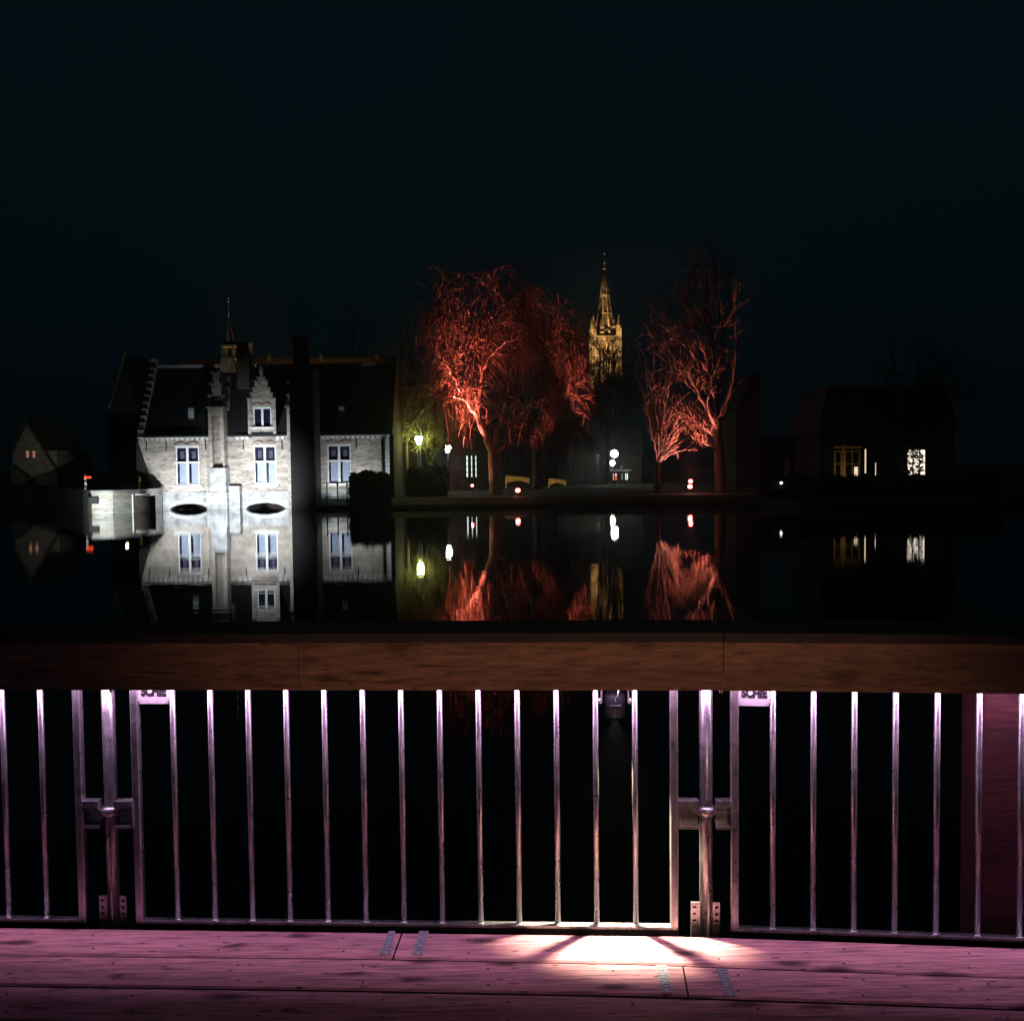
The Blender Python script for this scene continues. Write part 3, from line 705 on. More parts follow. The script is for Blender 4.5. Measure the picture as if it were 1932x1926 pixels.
auto_tree(752, 925, 640, 62, 82.0, 'bare tree lit dim yellow behind the left street lamp, right of the house roof', 31, mats=('bark_dark', 'twig_olive'), subs=14, twigs=9)
auto_tree(812, 925, 740, 48, 82.5, 'bare shrubby tree between the yellow and the white street lamp', 32, mats=('bark_dark', 'twig_olive'), subs=15, twigs=10)
auto_tree(1146, 922, 652, 50, 112.0, 'dark bare tree standing before the base of the church tower', 33, mats=('unlit_brick', 'unlit_brick'), subs=24, twigs=12)
auto_tree(1010, 925, 560, 70, 92.0, 'dim bare tree behind the red-lit willow', 34, subs=7)
auto_tree(660, 925, 560, 75, 110.0, 'dark bare tree rising behind the roof of the white house', 36, subs=7)
auto_tree(1720, 925, 640, 110, 64.5 + 6, 'dark bare tree in front of the bright window at the far right', 35, subs=8)
# red floodlights (the fittings show as glowing points)
def floodlight(px, py, Y, label, r=.16, group='red floodlights under the trees'):
    p = P(px, py, Y); t_ = thing('floodlight', (p.x, p.y, .75), label, 'floodlight', group)
    a = MB(); a.box(p.x - r * 1.2, p.x + r * 1.2, p.y + .05, p.y + .3, p.z - r, p.z + r); a.tube([(p.x, p.y + .17, .7), (p.x, p.y + .17, p.z - r)], .04, 6); a.build('housing', 'iron', t_)
    a = MB(); c = [(p.x + r * 1.15 * math.cos(k * math.pi / 6), p.z + r * .95 * math.sin(k * math.pi / 6)) for k in range(12)]; a.prism(c, p.y + .01, p.y + .049); a.build('lens', 'flood_red', t_)
    a = MB(); c = [(p.x + r * .65 * math.cos(k * math.pi / 6), p.z + r * .55 * math.sin(k * math.pi / 6)) for k in range(12)]; a.prism(c, p.y - .01, p.y + .008); a.build('bulb', 'flood_core', t_)
    return p
pA = floodlight(891, 916, 77.0, 'small glowing floodlight left of the willow trunk', .10)
pB = floodlight(977, 925, 75.0, 'round red floodlight on the grass just right of the willow trunk', .17)
pC = floodlight(1302, 918, 78.0, 'lower red floodlight of the pair under the right-hand trees', .17)
floodlight(1303, 908, 78.4, 'upper red floodlight of the pair under the right-hand trees', .15)
spot('willow_flood_left', (pA.x - 1.0, 78.5, 1.1), P(884, 655, WY - 1), 15000, flc, 44, .6, .12)
spot('willow_flood_left', (pA.x - 1.6, 77.6, 1.1), P(890, 590, WY - 1), 75000, flc, 30, .9, .12)
spot('willow_flood_fill', (pB.x, 72.6, 1.2), P(955, 590, WY), 3000, flc, 34, 1, .12)
spot('willow_flood_right', (X_(1150, 74), 73.6, 1.2), P(1050, 600, WY + .5), 20000, flc, 17, .8, .12)
spot('willow_flood_right', (pB.x, 74.0, 1.2), P(1040, 765, WY - 1.5), 2200, flc, 20, .8, .12)
spot('trunk_flood', (P(885, 900, 78).x, 78.7, 1.0), P(918, 880, WY), 150, (1, .3, .15), 60, .5, .1)
spot('pair_flood', (pC.x + .3, 79.4, 1.2), P(1290, 690, 80.4), 15000, (1, .25, .18), 62, .6, .12)
spot('pair_flood', (pC.x - .6, 77.4, 1.2), P(1258, 840, 79), 2300, (1, .32, .24), 46, .5, .12)

# ================================================================== STREET LAMPS
def street_lamp(px, py, Y, mat, label, w=.30, h=.62, globe=False):
    p = P(px, py, Y); t_ = thing('street_lamp', (p.x, p.y, .8), label, 'street lamp', 'street lamps on the far bank')
    a = MB(); a.tube([(p.x, p.y, .7), (p.x, p.y, p.z - h * .62)], [.07, .045], 8); a.build('pole', 'iron', t_)
    a = MB(); a.tube([(p.x - .25, p.y, p.z - h * .75), (p.x + .25, p.y, p.z - h * .75)], .025, 6); a.build('cross_bar', 'iron', t_)
    a = MB()
    if globe: a.lathe(p.x, p.y, [(.04, p.z - w), (w * .75, p.z - w * .66), (w, p.z), (w * .75, p.z + w * .66), (.04, p.z + w)], 14)
    else: a.lathe(p.x, p.y, [(w * .45, p.z - h * .5), (w * .8, p.z - h * .1), (w, p.z + h * .3), (w * .75, p.z + h * .5)], 10)
    a.build('lantern', mat, t_)
    a = MB(); a.lathe(p.x, p.y, [(w * .5, p.z + (w if globe else h * .5) + .004), (w * .3, p.z + h * .5 + .09), (.03, p.z + h * .5 + .16)], 8); a.build('cap', 'iron', t_)
street_lamp(790, 831, 80.0, 'lamp_yellow', 'yellow-green glowing street lamp nearest the white house')
street_lamp(845, 847, 89.0, 'lamp_white', 'white glowing street lamp left of the willow')
street_lamp(1159, 856, 106.0, 'lamp_globe', 'bright white globe street lamp below the church spire', .42, .8, True)
street_lamp(1155.5, 873.5, 112.0, 'lamp_globe', 'smaller white globe lamp just below the bright globe lamp', .32, .6, True)
# pole and wall glowing yellow beside the first lamp
Yw = 81.5
pw = MB(); pw.tube([(X_(768, Yw), Yw, .8), (X_(768, Yw), Yw, Z_(818, Yw, 768))], .13, 8); pw.tube([(X_(768, Yw), Yw, Z_(849, Yw, 768)), (X_(780, Yw), Yw, Z_(849, Yw, 780))], .04, 6)
o = pw.build('wooden_pole', 'twig'); o['label'] = 'pale pole lit yellow-green beside the leftmost street lamp'; o['category'] = 'pole'
Yw = 84
hb = thing('garden_house', (X_(755, Yw), Yw + 2, .8), 'small brick outbuilding between the white house and the yellow street lamp', 'house')
k = MB(); k.box(X_(742, Yw), X_(787, Yw), Yw, Yw + 4, .7, Z_(812, Yw, 760)); k.build('wall', 'dim_brick', hb)
k = MB(); k.prism([(X_(740, Yw), Z_(812, Yw, 760) + .003), (X_(789, Yw), Z_(812, Yw, 760) + .003), (X_(764, Yw), Z_(780, Yw, 760))], Yw - .2, Yw + 4.2); k.build('roof', 'slate', hb)

# ================================================================== CHURCH
CYv = 520.0
def cX(px): return X_(px, CYv)
def cZ(py): return Z_(py, CYv, 1146)
ccx = cX(1145.5); hw = (cX(1168) - cX(1121)) / 2; cyc = CYv + hw
ch_ = thing('church_tower', (ccx, cyc, 0), 'tall gothic church tower with a pointed spire lit amber above the trees', 'church tower')
k = MB(); k.cells(ccx - hw, ccx + hw, 0, cZ(636), [(ccx - hw * .55, ccx - hw * .15, cZ(700), cZ(660)), (ccx + hw * .15, ccx + hw * .55, cZ(700), cZ(660)), (ccx - hw * .5, ccx - hw * .2, cZ(770), cZ(725)), (ccx + hw * .2, ccx + hw * .5, cZ(770), cZ(725))], cyc - hw, cyc - hw + 1.5)
k.box(ccx - hw, ccx + hw, cyc - hw + 1.6, cyc + hw, 0, cZ(636)); 
k.build('tower_wall', 'gold_brick', ch_)
for sx in (-1, 1):
    for sy in (-1, 1):
        k = MB(); bx_, by_ = ccx + sx * hw, cyc + sy * hw; b2 = hw * .2
        k.box(bx_ - b2 * 1.3, bx_ + b2 * 1.3, by_ - b2 * 1.3, by_ + b2 * 1.3, 0, cZ(700)); k.box(bx_ - b2, bx_ + b2, by_ - b2, by_ + b2, cZ(700), cZ(620))
        bt = k.build('buttress', 'gold', ch_)
        k = MB(); k.lathe(bx_, by_, [(b2 * 1.2, cZ(620)), (b2 * 1.1, cZ(614)), (b2 * .75, cZ(613)), (.1, cZ(594))], 8, False); k.build('pinnacle', 'gold', bt)
k = MB()
for fx in (-.72, -.35, 0, .35, .72): k.box(ccx + hw * fx - .55, ccx + hw * fx + .55, cyc - hw - .6, cyc - hw - .01, 0, cZ(645))
for py in (636, 672, 712, 780): k.box(ccx - hw * .98, ccx + hw * .98, cyc - hw - 1.0, cyc - hw - .62, cZ(py), cZ(py - 2.4))
k.build('string_courses', 'gold', ch_)
rs = (cX(1163.5) - cX(1129)) / 2
prof = []
def sr(py): return rs * (py - 497) / (636 - 497) + .25
sp_ = MB(); sp_.lathe(ccx, cyc, [(sr(p) * (1.0), cZ(p)) for p in (636, 590, 545, 503)], 8, False)
spire = sp_.build('spire', 'gold_brick', ch_)
sb_ = MB()
for k_ in range(8):
    a = 2 * math.pi * k_ / 8 + math.pi / 8
    sb_.tube([(ccx + sr(p) * 1.03 * math.cos(a), cyc + sr(p) * 1.03 * math.sin(a), cZ(p)) for p in (636, 590, 545, 503)], [.62, .5, .4, .25], 5)
sb_.build('ribs', 'gold', spire)
bd = MB()
for py, hgt, ex in ((554, 7, 1.28), (588, 3.5, 1.16), (503, 3, 1.9)): bd.lathe(ccx, cyc, [(sr(py) * ex * .92, cZ(py + hgt / 2)), (sr(py) * ex, cZ(py)), (sr(py) * ex * .92, cZ(py - hgt / 2))], 8, False)
bd.build('bands', 'gold', spire)
for k_ in range(4):
    a = math.pi / 2 * k_ + math.pi / 4 + .3; dmr = MB(); rr = sr(620) * 1.02; x_, y_ = ccx + rr * math.cos(a - .0), cyc + rr * math.sin(a)
    dmr.box(x_ - 1.1, x_ + 1.1, y_ - 1.1, y_ + 1.1, cZ(636), cZ(608)); dmr.lathe(x_, y_, [(1.5, cZ(608)), (.1, cZ(598))], 4, False); dmr.build('lucarne', 'gold', spire)
fn = MB(); fn.tube([(ccx, cyc, cZ(503)), (ccx, cyc, cZ(474))], .12, 5); fn.lathe(ccx, cyc, [(.1, cZ(493)), (.7, cZ(491)), (.1, cZ(489))], 8); fn.lathe(ccx, cyc, [(.1, cZ(476)), (.6, cZ(474)), (.1, cZ(472))], 8); fn.build('finial', 'stone_grey', spire)
amber = (1, .62, .30)
spot('church_flood', (ccx - 24, CYv - 22, 36), (ccx - 2, cyc - 2, 82), 480000, amber, 80, 1, .6)
spot('church_flood', (ccx + 3, CYv - 20, 40), (ccx, cyc, 92), 160000, amber, 60, 1, .6)

# ================================================================== OTHER BUILDINGS
def window_part(parent, xa, xb, za, zb, Y, pane, cols=2, rows=2, t=.06, frame='trim', sill=False):
    f = MB(); f.box(xa, xb, Y - .08, Y - .005, zb - t, zb); f.box(xa, xb, Y - .08, Y - .005, za, za + t)
    f.box(xa, xa + t, Y - .08, Y - .005, za + t, zb - t); f.box(xb - t, xb, Y - .08, Y - .005, za + t, zb - t)
    for i in range(1, cols): x = xa + (xb - xa) * i / cols; f.box(x - t * .4, x + t * .4, Y - .07, Y - .005, za + t, zb - t)
    for j in range(1, rows): z = za + (zb - za) * j / rows; f.box(xa + t, xb - t, Y - .065, Y - .012, z - t * .35, z + t * .35)
    w_ = f.build('window', frame, parent); g_ = MB(); g_.box(xa + t * .5, xb - t * .5, Y - .025, Y - .006, za + t * .5, zb - t * .5); g_.build('pane', pane, w_); return w_
# background range of tiled roofs behind the lock house
Yb = 92.0
br = thing('brick_range', (X_(520, Yb), Yb + 4, .9), 'long dark brick range whose tiled roof shows above the ridge of the white house', 'building')
zb_ = Z_(676, Yb + 6, 520)
k = MB(); k.box(X_(306, Yb), X_(736, Yb), Yb + 3, Yb + 9, .8, zb_ - 3); k.build('wall', 'brick_dark', br)
k = MB(); k.poly([(X_(306, Yb), Yb + 2.6, zb_ - 3.2), (X_(736, Yb), Yb + 2.6, zb_ - 3.2), (X_(734, Yb), Yb + 6, zb_), (X_(308, Yb), Yb + 6, zb_)]); k.poly([(X_(308, Yb), Yb + 6, zb_), (X_(734, Yb), Yb + 6, zb_), (X_(736, Yb), Yb + 9.4, zb_ - 3.2), (X_(306, Yb), Yb + 9.4, zb_ - 3.2)]); k.build('roof', 'tile', br)
for px in (392, 484, 588, 700):
    k = MB(); k.box(X_(px, Yb) - .18, X_(px, Yb) + .18, Yb + 5.6, Yb + 6.4, zb_ - 1.2, zb_ + .22); k.build('chimney', 'brick_dark', br)
spot('range_light', (X_(600, Yb), Yb - 4, 9), (X_(560, Yb), Yb + 4, zb_ - .3), 1500, (1, .55, .18), 120, .8, .2)
# left gabled cottage
Yc = 100.0
lc = thing('gabled_cottage', (X_(60, Yc), Yc + 4, 1.6), 'dim steep gabled brick cottage with two glowing orange windows at far left', 'house')
k = MB(); gz = lambda py: Z_(py, Yc, 60)
hl = [(X_(50, Yc), X_(57, Yc), gz(864), gz(850)), (X_(62, Yc), X_(69, Yc), gz(864), gz(850))]
k.cells(X_(24, Yc), X_(108, Yc), 1.5, gz(850), [], Yc, Yc + 8)
k.prism([(X_(24, Yc), gz(850)), (X_(108, Yc), gz(850)), (X_(53, Yc), gz(799))] if False else [(X_(28, Yc), gz(850)), (X_(86, Yc), gz(850)), (X_(53, Yc), gz(800))], Yc, Yc + 8)
k.build('wall', 'brick', lc)
k = MB()
for a, b_ in (((53, 797), (24, 858)), ((53, 797), (110, 892))):
    xa, za = X_(a[0], Yc), gz(a[1]); xb, zb2 = X_(b_[0], Yc), gz(b_[1]); k.prism([(xa, za), (xb, zb2), (xb, zb2 + .35), (xa, za + .4)], Yc - .3, Yc + 8.3)
fixn(k.build('roof', 'tile', lc))
for a, b_ in ((50, 57), (62, 69)): window_part(lc, X_(a, Yc), X_(b_, Yc), gz(864), gz(850), Yc, 'win_dim', 1, 2, .05)
spot('cottage_light', (X_(50, 95), 92, 2.5), (X_(52, Yc), Yc, gz(840)), 28, (1, .8, .55), 100, .8, .2)
Yc2 = 97.0
k = MB(); k.prism([(X_(18, Yc2), 1.5), (X_(46, Yc2), 1.5), (X_(46, Yc2), Z_(897, Yc2, 30)), (X_(21, Yc2), Z_(879, Yc2, 30))], Yc2, Yc2 + 1.2); o = fixn(k.build('garden_wall', 'brick_dark')); o['label'] = 'sloping brick garden wall below the gabled cottage'; o['category'] = 'wall'
# dark spire roof behind, left of the lock house
Yd = 100.0
ds = thing('dark_gable_house', (X_(228, Yd), Yd, 1.6), 'dark house with a steep pale-edged gable left of the lock house', 'house')
k = MB(); dz = lambda py: Z_(py, Yd, 228)
k.box(X_(205, Yd), X_(262, Yd), Yd, Yd + 8, 1.5, dz(780)); k.prism([(X_(205, Yd), dz(780)), (X_(262, Yd), dz(780)), (X_(243, Yd), dz(668))], Yd, Yd + 8); k.build('wall', 'unlit_brick', ds)
k = MB(); k.prism([(X_(208, Yd), dz(770)), (X_(214, Yd), dz(756)), (X_(216, Yd), dz(756)), (X_(242, Yd), dz(664)), (X_(246, Yd), dz(664)), (X_(243, Yd), dz(672)), (X_(211, Yd), dz(772))], Yd - .2, Yd - .005); fixn(k.build('verge', 'dull_frame', ds))
# tall brick tower wall right of the bare trees
Yt = 90.0
tt = thing('brick_tower_house', (X_(1412, Yt), Yt + 4, .8), 'tall dark red brick gable wall right of the bare trees with a lower wing', 'building')
tz = lambda py: Z_(py, Yt, 1412)
k = MB(); k.prism([(X_(1388, Yt), .7), (X_(1431, Yt), .7), (X_(1431, Yt), tz(700)), (X_(1420, Yt), tz(706)), (X_(1388, Yt), tz(775))], Yt, Yt + 7); fixn(k.build('wall', 'unlit_red', tt))
k = MB(); k.box(X_(1431, Yt) + .004, X_(1560, Yt), Yt + .6, Yt + 7, .7, tz(826)); k.build('wing', 'unlit_brick', tt)
k = MB(); k.tube([(X_(1430.5, Yt), Yt - .1, .8), (X_(1430.5, Yt), Yt - .1, tz(700))], .06, 6); k.build('drainpipe', 'iron', tt)
window_part(tt, X_(1484, Yt), X_(1491, Yt), tz(905), tz(865), Yt + .6, plain('dull_pane', (.12, .13, .14), .3), 1, 3, .06)
spot('tower_glow', (X_(1380, 80), 80.5, 1.4), (X_(1418, Yt), Yt, tz(780)), 70, (1, .35, .25), 80, .7, .2)
# pale facade glimpsed behind the willow
Yh = 104.0
def glimpse(name, x0, x1, ytop, Y, label, wallm='brick_dark', yb=912):
    t_ = thing(name, (X_((x0 + x1) / 2, Y), Y + 3, .9), label, 'house'); Zt = Z_(ytop, Y, x0)
    k = MB(); k.box(X_(x0, Y), X_(x1, Y), Y, Y + 6, .85, Zt); k.build('wall', wallm, t_)
    k = MB(); k.prism([(X_(x0, Y) - .3, Zt + .003), (X_(x1, Y) + .3, Zt + .003), ((X_(x0, Y) + X_(x1, Y)) / 2 + 2, Zt + 3.4), ((X_(x0, Y) + X_(x1, Y)) / 2 - 2, Zt + 3.4)], Y - .3, Y + 6.3); k.build('roof', 'unlit_brick', t_)
    return t_
h1 = glimpse('town_house', 868, 948, 850, Yh, 'town house with a bright greenish-white glazed front seen left of the willow trunk')
for a, b_ in ((878, 885), (887, 893), (895, 901)): window_part(h1, X_(a, Yh), X_(b_, Yh), Z_(902, Yh, 890), Z_(858, Yh, 890), Yh, 'win_white', 1, 4, .12, 'iron')
h2 = glimpse('town_house', 1050, 1140, 846, 112.0, 'dim town house with tall paired windows left of the bright globe lamp', 'dull_render')
for i in range(6):
    a = 1066 + i * 11.5
    for (t0, t1_) in ((856, 877), (881, 905)): window_part(h2, X_(a, 112), X_(a + 8.5, 112), Z_(t1_, 112, 1100), Z_(t0, 112, 1100), 112.0, 'glassblue', 2, 2, .09, 'dull_frame')
h3 = glimpse('corner_shop', 1141, 1210, 862, 116.0, 'small shop with bright lit display windows under the globe lamps')
for a, b_, mt in ((1145, 1152, 'win_white'), (1155, 1165, 'win_warm'), (1171, 1176, 'win_white'), (1178, 1186, 'win_white')): window_part(h3, X_(a, 116), X_(b_, 116), Z_(907, 116, 1160), Z_(892, 116, 1160), 116.0, mt, 2, 1, .1, 'iron')
k = MB(); k.box(X_(1157, 116), X_(1163, 116), 115.80, 115.9, Z_(906, 116, 1160), Z_(897, 116, 1160)); k.build('display', 'shop_red', h3)
k = MB(); k.box(X_(1142, 116), X_(1190, 116), 115.6, 115.98, Z_(889, 116, 1160), Z_(886, 116, 1160)); k.build('fascia', 'trim', h3)
# low ochre arched walls
for (a, b_, t0, t1_, lab) in ((953, 999, 898, 911, 'longer low ochre wall with a shallow arch just right of the willow trunk'), (1034, 1068, 903, 915, 'shorter low ochre wall right of the arched one')):
    Yo = 98.0; k = MB(); xa, xb = X_(a, Yo), X_(b_, Yo); zt, zb2 = Z_(t0, Yo, a), Z_(t1_, Yo, a)
    nn = 16
    for i in range(nn):
        u0, u1 = i / nn, (i + 1) / nn; um = (u0 + u1) / 2; zlo = .85 if um < .05 else zb2 - .10 + .30 * math.sin(math.pi * um)
        k.box(xa + (xb - xa) * u0, xa + (xb - xa) * u1, Yo, Yo + .4, zlo, zt - .25 * um * um)
    o = k.build('arched_wall', 'yellow_wall'); o['label'] = lab; o['category'] = 'wall'; o['group'] = 'low ochre walls'
    spot('wall_light', ((xa + xb) / 2, Yo - 3, 1.2), ((xa + xb) / 2, Yo, 1.2), 90, (1, .72, .35), 76, .4, .1)
# right-hand building with warm windows
Yr = 69.5
rb = thing('waterside_house', (X_(1650, Yr), Yr + 3, .8), 'dark waterside house with warm lit windows at the right', 'house')
rz = lambda py: Z_(py, Yr, 1600)
k = MB(); k.box(X_(1545, Yr), X_(1800, Yr), Yr, Yr + 6, .7, rz(816)); k.build('wall', 'unlit_brick', rb)
k = MB(); k.prism([(X_(1540, Yr), rz(816) + .003), (X_(1805, Yr), rz(816) + .003), (X_(1780, Yr), rz(730)), (X_(1560, Yr), rz(730))], Yr - .3, Yr + 6.3); k.build('roof', 'slate', rb)
window_part(rb, X_(1573, Yr), X_(1588, Yr), rz(900), rz(850), Yr, 'glassblue', 1, 2, .1, 'yellow_wall')
window_part(rb, X_(1593, Yr), X_(1622, Yr), rz(900), rz(850), Yr, 'glassblue', 2, 2, .08, 'yellow_wall')
k = MB(); k.box(X_(1588, Yr) + .01, X_(1593, Yr) - .01, Yr - .16, Yr - .004, 1.8, rz(838)); k.box(X_(1571, Yr), X_(1624, Yr), Yr - .2, Yr - .004, rz(846), rz(842)); k.build('pilaster', 'yellow_wall', rb)
k = MB(); k.box(X_(1611, Yr), X_(1617.5, Yr), Yr - .11, Yr - .085, rz(900), rz(881)); k.build('pane_patch', 'win_warm', rb)  # bright curtain in the lit window
window_part(rb, X_(1630, Yr), X_(1634.5, Yr), rz(894), rz(847), Yr, 'win_warm', 1, 1, .03, 'iron')
window_part(rb, X_(1650, Yr), X_(1653, Yr), rz(900), rz(873), Yr, 'win_warm', 1, 1, .02, 'iron')
window_part(rb, X_(1709, Yr), X_(1747, Yr), rz(902), rz(848), Yr, emis('window_bright', (1, .87, .7), 1.6), 3, 4, .09, 'iron')
leafy('bush', X_(1704, 67), X_(1750, 67), 67.5, 68.6, 1.6, 3.9, 330, 'leafy dark bush breaking up the brightest window at the far right', 'bush', size=.13, seed=9, core=False)
spot('house_glow', (X_(1600, 68), 67.6, 1.6), (X_(1592, Yr), Yr, rz(850)), 22, (1, .68, .36), 100, .8, .1)
k = MB(); p = P(1474, 911, 66.2); k.lathe(p.x, p.y, [(.04, .7), (.03, p.z - .09)], 6); o = thing('path_light', (p.x, p.y, .7), 'tiny white light on the bank left of the waterside house', 'light')
k.build('stem', 'iron', o); k = MB(); k.lathe(p.x, p.y, [(.03, p.z - .08), (.10, p.z), (.03, p.z + .08)], 8); k.build('globe', 'dot_white', o)

# ================================================================== DECK
DZ = 1.4
def DP(px, py): return PZ(px, py, DZ)
A0, A1, A2 = DP(0, 1749), DP(1330, 1766), DP(1932, 1788)
class Frame:
    def __init__(s, a, b_): s.o = Vector((a.x, a.y, DZ)); s.u = Vector((b_.x - a.x, b_.y - a.y, 0)).normalized(); s.n = Vector((-s.u.y, s.u.x, 0))
    def __call__(s, x, y, z): return s.o + s.u * x + s.n * y + Vector((0, 0, z))
    def px(s, px, py, off=0.0):
        q = PP(px, py, s.o + s.n * off, s.n); d = q - s.o; return d.dot(s.u), d.z
F1, F2 = Frame(A0, A1), Frame(A1, A2)
L1 = (A1 - A0).length
def edge_line(pts, z=DZ): return [PZ(a, b_, z) for a, b_ in pts]
rows = [
    [(-260, 1745), (0, 1749), (1330, 1766), (1932, 1788), (2300, 1802)],
    [(-260, 1796.5), (0, 1800.5), (640, 1806), (1214, 1817), (1533, 1829), (1932, 1843), (2300, 1858)],
    [(-260, 1853), (0, 1858), (640, 1867), (1214, 1878), (1533, 1889), (1932, 1903), (2300, 1918)],
    [(-260, 1920), (0, 1926), (640, 1934), (1214, 1946), (1533, 1958), (1932, 1972), (2300, 1990)],
    [(-260, 1995), (0, 2001), (640, 2010), (1214, 2022), (1533, 2034), (1932, 2050), (2300, 2070)],
]
def lerp_line(line, x):
    for i in range(len(line) - 1):
        if line[i][0] <= x <= line[i + 1][0]: t = (x - line[i][0]) / (line[i + 1][0] - line[i][0]); return line[i][1] + t * (line[i + 1][1] - line[i][1])
    return line[-1][1]
dk = MB(); dk.smooth = False
joints = {0: [(759, 741)], 1: [(1288, 1299)], 2: [], 3: []}
def plank(line_far, line_near, xa_f, xa_n, xb_f, xb_n, gapf, gapn, dz=0):
    n = 14; top = []
    for i in range(n + 1):
        t = i / n; xf, xn = xa_f + (xb_f - xa_f) * t, xa_n + (xb_n - xa_n) * t
        f = DP(xf, lerp_line(line_far, xf)); nn = DP(xn, lerp_line(line_near, xn))
        d = (nn - f).normalized(); top.append((f + d * gapf, nn - d * gapn))
    T = 0.045
    for i in range(n):
        (f0, n0), (f1, n1) = top[i], top[i + 1]; e = .006
        def q(a, b_, lift): return (a.x, a.y, DZ + lift)
        d0, d1 = (n0 - f0).normalized() * e, (n1 - f1).normalized() * e
        ff0, ff1, nn0, nn1 = f0 + d0, f1 + d1, n0 - d0, n1 - d1
        dk.poly([(nn0.x, nn0.y, DZ), (nn1.x, nn1.y, DZ), (ff1.x, ff1.y, DZ), (ff0.x, ff0.y, DZ)])
        dk.poly([(n0.x, n0.y, DZ - e), (n1.x, n1.y, DZ - e), (nn1.x, nn1.y, DZ), (nn0.x, nn0.y, DZ)])
        dk.poly([(ff0.x, ff0.y, DZ), (ff1.x, ff1.y, DZ), (f1.x, f1.y, DZ - e), (f0.x, f0.y, DZ - e)])
        dk.cur = 1
        dk.poly([(n0.x, n0.y, DZ - T), (n1.x, n1.y, DZ - T), (n1.x, n1.y, DZ - e), (n0.x, n0.y, DZ - e)])
        dk.poly([(f0.x, f0.y, DZ - e), (f1.x, f1.y, DZ - e), (f1.x, f1.y, DZ - T), (f0.x, f0.y, DZ - T)]); dk.cur = 0
    dk.cur = 1
    for (f0, n0) in (top[0], top[-1]): dk.poly([(f0.x, f0.y, DZ - T), (n0.x, n0.y, DZ - T), (n0.x, n0.y, DZ), (f0.x, f0.y, DZ)])
    dk.cur = 0
for r_ in range(4):
    gf = .0 if r_ == 0 else .0055; gn = (.0060, .0095, .008, .006)[r_]
    if r_ in (0, 1):
        jf, jn = joints[r_][0]
        plank(rows[r_], rows[r_ + 1], -250, -262, jf - 1.6, jn - 1.6, gf, gn); plank(rows[r_], rows[r_ + 1], jf + 1.6, jn + 1.6, 2190, 2200, gf, gn)
    else: plank(rows[r_], rows[r_ + 1], -250, -262, 2190, 2200, gf, gn)
# rest of the walkway, under the camera
for i in range(12):
    yy = DP(966, 2016).y - .012 - i * .206; dk.box(-4, 4, yy - .194, yy, DZ - .045, DZ)
deck = dk.build('deck', ['deck', 'gap_shade'], kind='structure', base=(0, 0, DZ))
sc_ = MB()
for row, (fa, fb) in enumerate(((0, 1), (1, 2), (2, 3))):
    for px in range(-60, 2000, 236):
        for t in (.25, .75):
            q = DP(px + 37 * row, lerp_line(rows[fa], px + 37 * row) * (1 - t) + lerp_line(rows[fb], px + 37 * row) * t)
            sc_.lathe(q.x, q.y, [(.0045, DZ + .0006), (.0040, DZ + .0012)], 10, False)
sc_.build('deck_screws', 'iron', deck, kind='stuff')
bs_ = MB(F1)
for i in range(7): bs_.box(-.5 + i * .75, -.42 + i * .75, -3.2, -.08, -.20, -.047)
bs_.box(-.6, 5, -.06, -.02, -.22, -.047); bs_.build('joists', 'housing', deck)
# perforated nail plates over the butt joints
def nail_plate(c0, c1, c2, c3, seed):
    """corners far-left, far-right, near-right, near-left in pixels"""
    rnd = random.Random(seed); q = [DP(*c) for c in (c0, c1, c2, c3)]
    def uv(u, v): a = q[0].lerp(q[1], u); b_ = q[3].lerp(q[2], u); return a.lerp(b_, v)
    k = MB(); nu, nv = 9, 19
    holes = set()
    for j in range(1, nv, 2):
        for i in ((1, 3, 5, 7) if (j // 2) % 3 != 2 else (1, 7)): holes.add((i, j))
    z = DZ + .0025
    for i in range(nu):
        for j in range(nv):
            if (i, j) in holes:
                # small dimple: recessed slot with sloping lip
                c = uv((i + .5) / nu, (j + .5) / nv); cs = [uv(i / nu, j / nv), uv((i + 1) / nu, j / nv), uv((i + 1) / nu, (j + 1) / nv), uv(i / nu, (j + 1) / nv)]
                k.cur = 1; k.poly([(p.x, p.y, DZ + .0012) for p in cs]); k.cur = 0
            else:
                cs = [uv(i / nu, j / nv), uv((i + 1) / nu, j / nv), uv((i + 1) / nu, (j + 1) / nv), uv(i / nu, (j + 1) / nv)]
                k.poly([(p.x, p.y, z) for p in cs])
    for a, b_ in ((0, 1), (1, 2), (2, 3), (3, 0)): k.poly([(q[a].x, q[a].y, DZ + .0005), (q[b_].x, q[b_].y, DZ + .0005), (q[b_].x, q[b_].y, z), (q[a].x, q[a].y, z)])
    return k.build('nail_plate', ['plate', 'black'], deck)
nail_plate((733, 1757), (746, 1757), (737, 1801), (715, 1801), 1)
nail_plate((791, 1757), (809, 1757), (797, 1802), (778, 1801), 2)
nail_plate((1237, 1821.5), (1258, 1822), (1270, 1873), (1248, 1872.5), 3)
nail_plate((1350, 1826), (1372, 1828), (1389, 1879), (1367, 1878.5), 4)

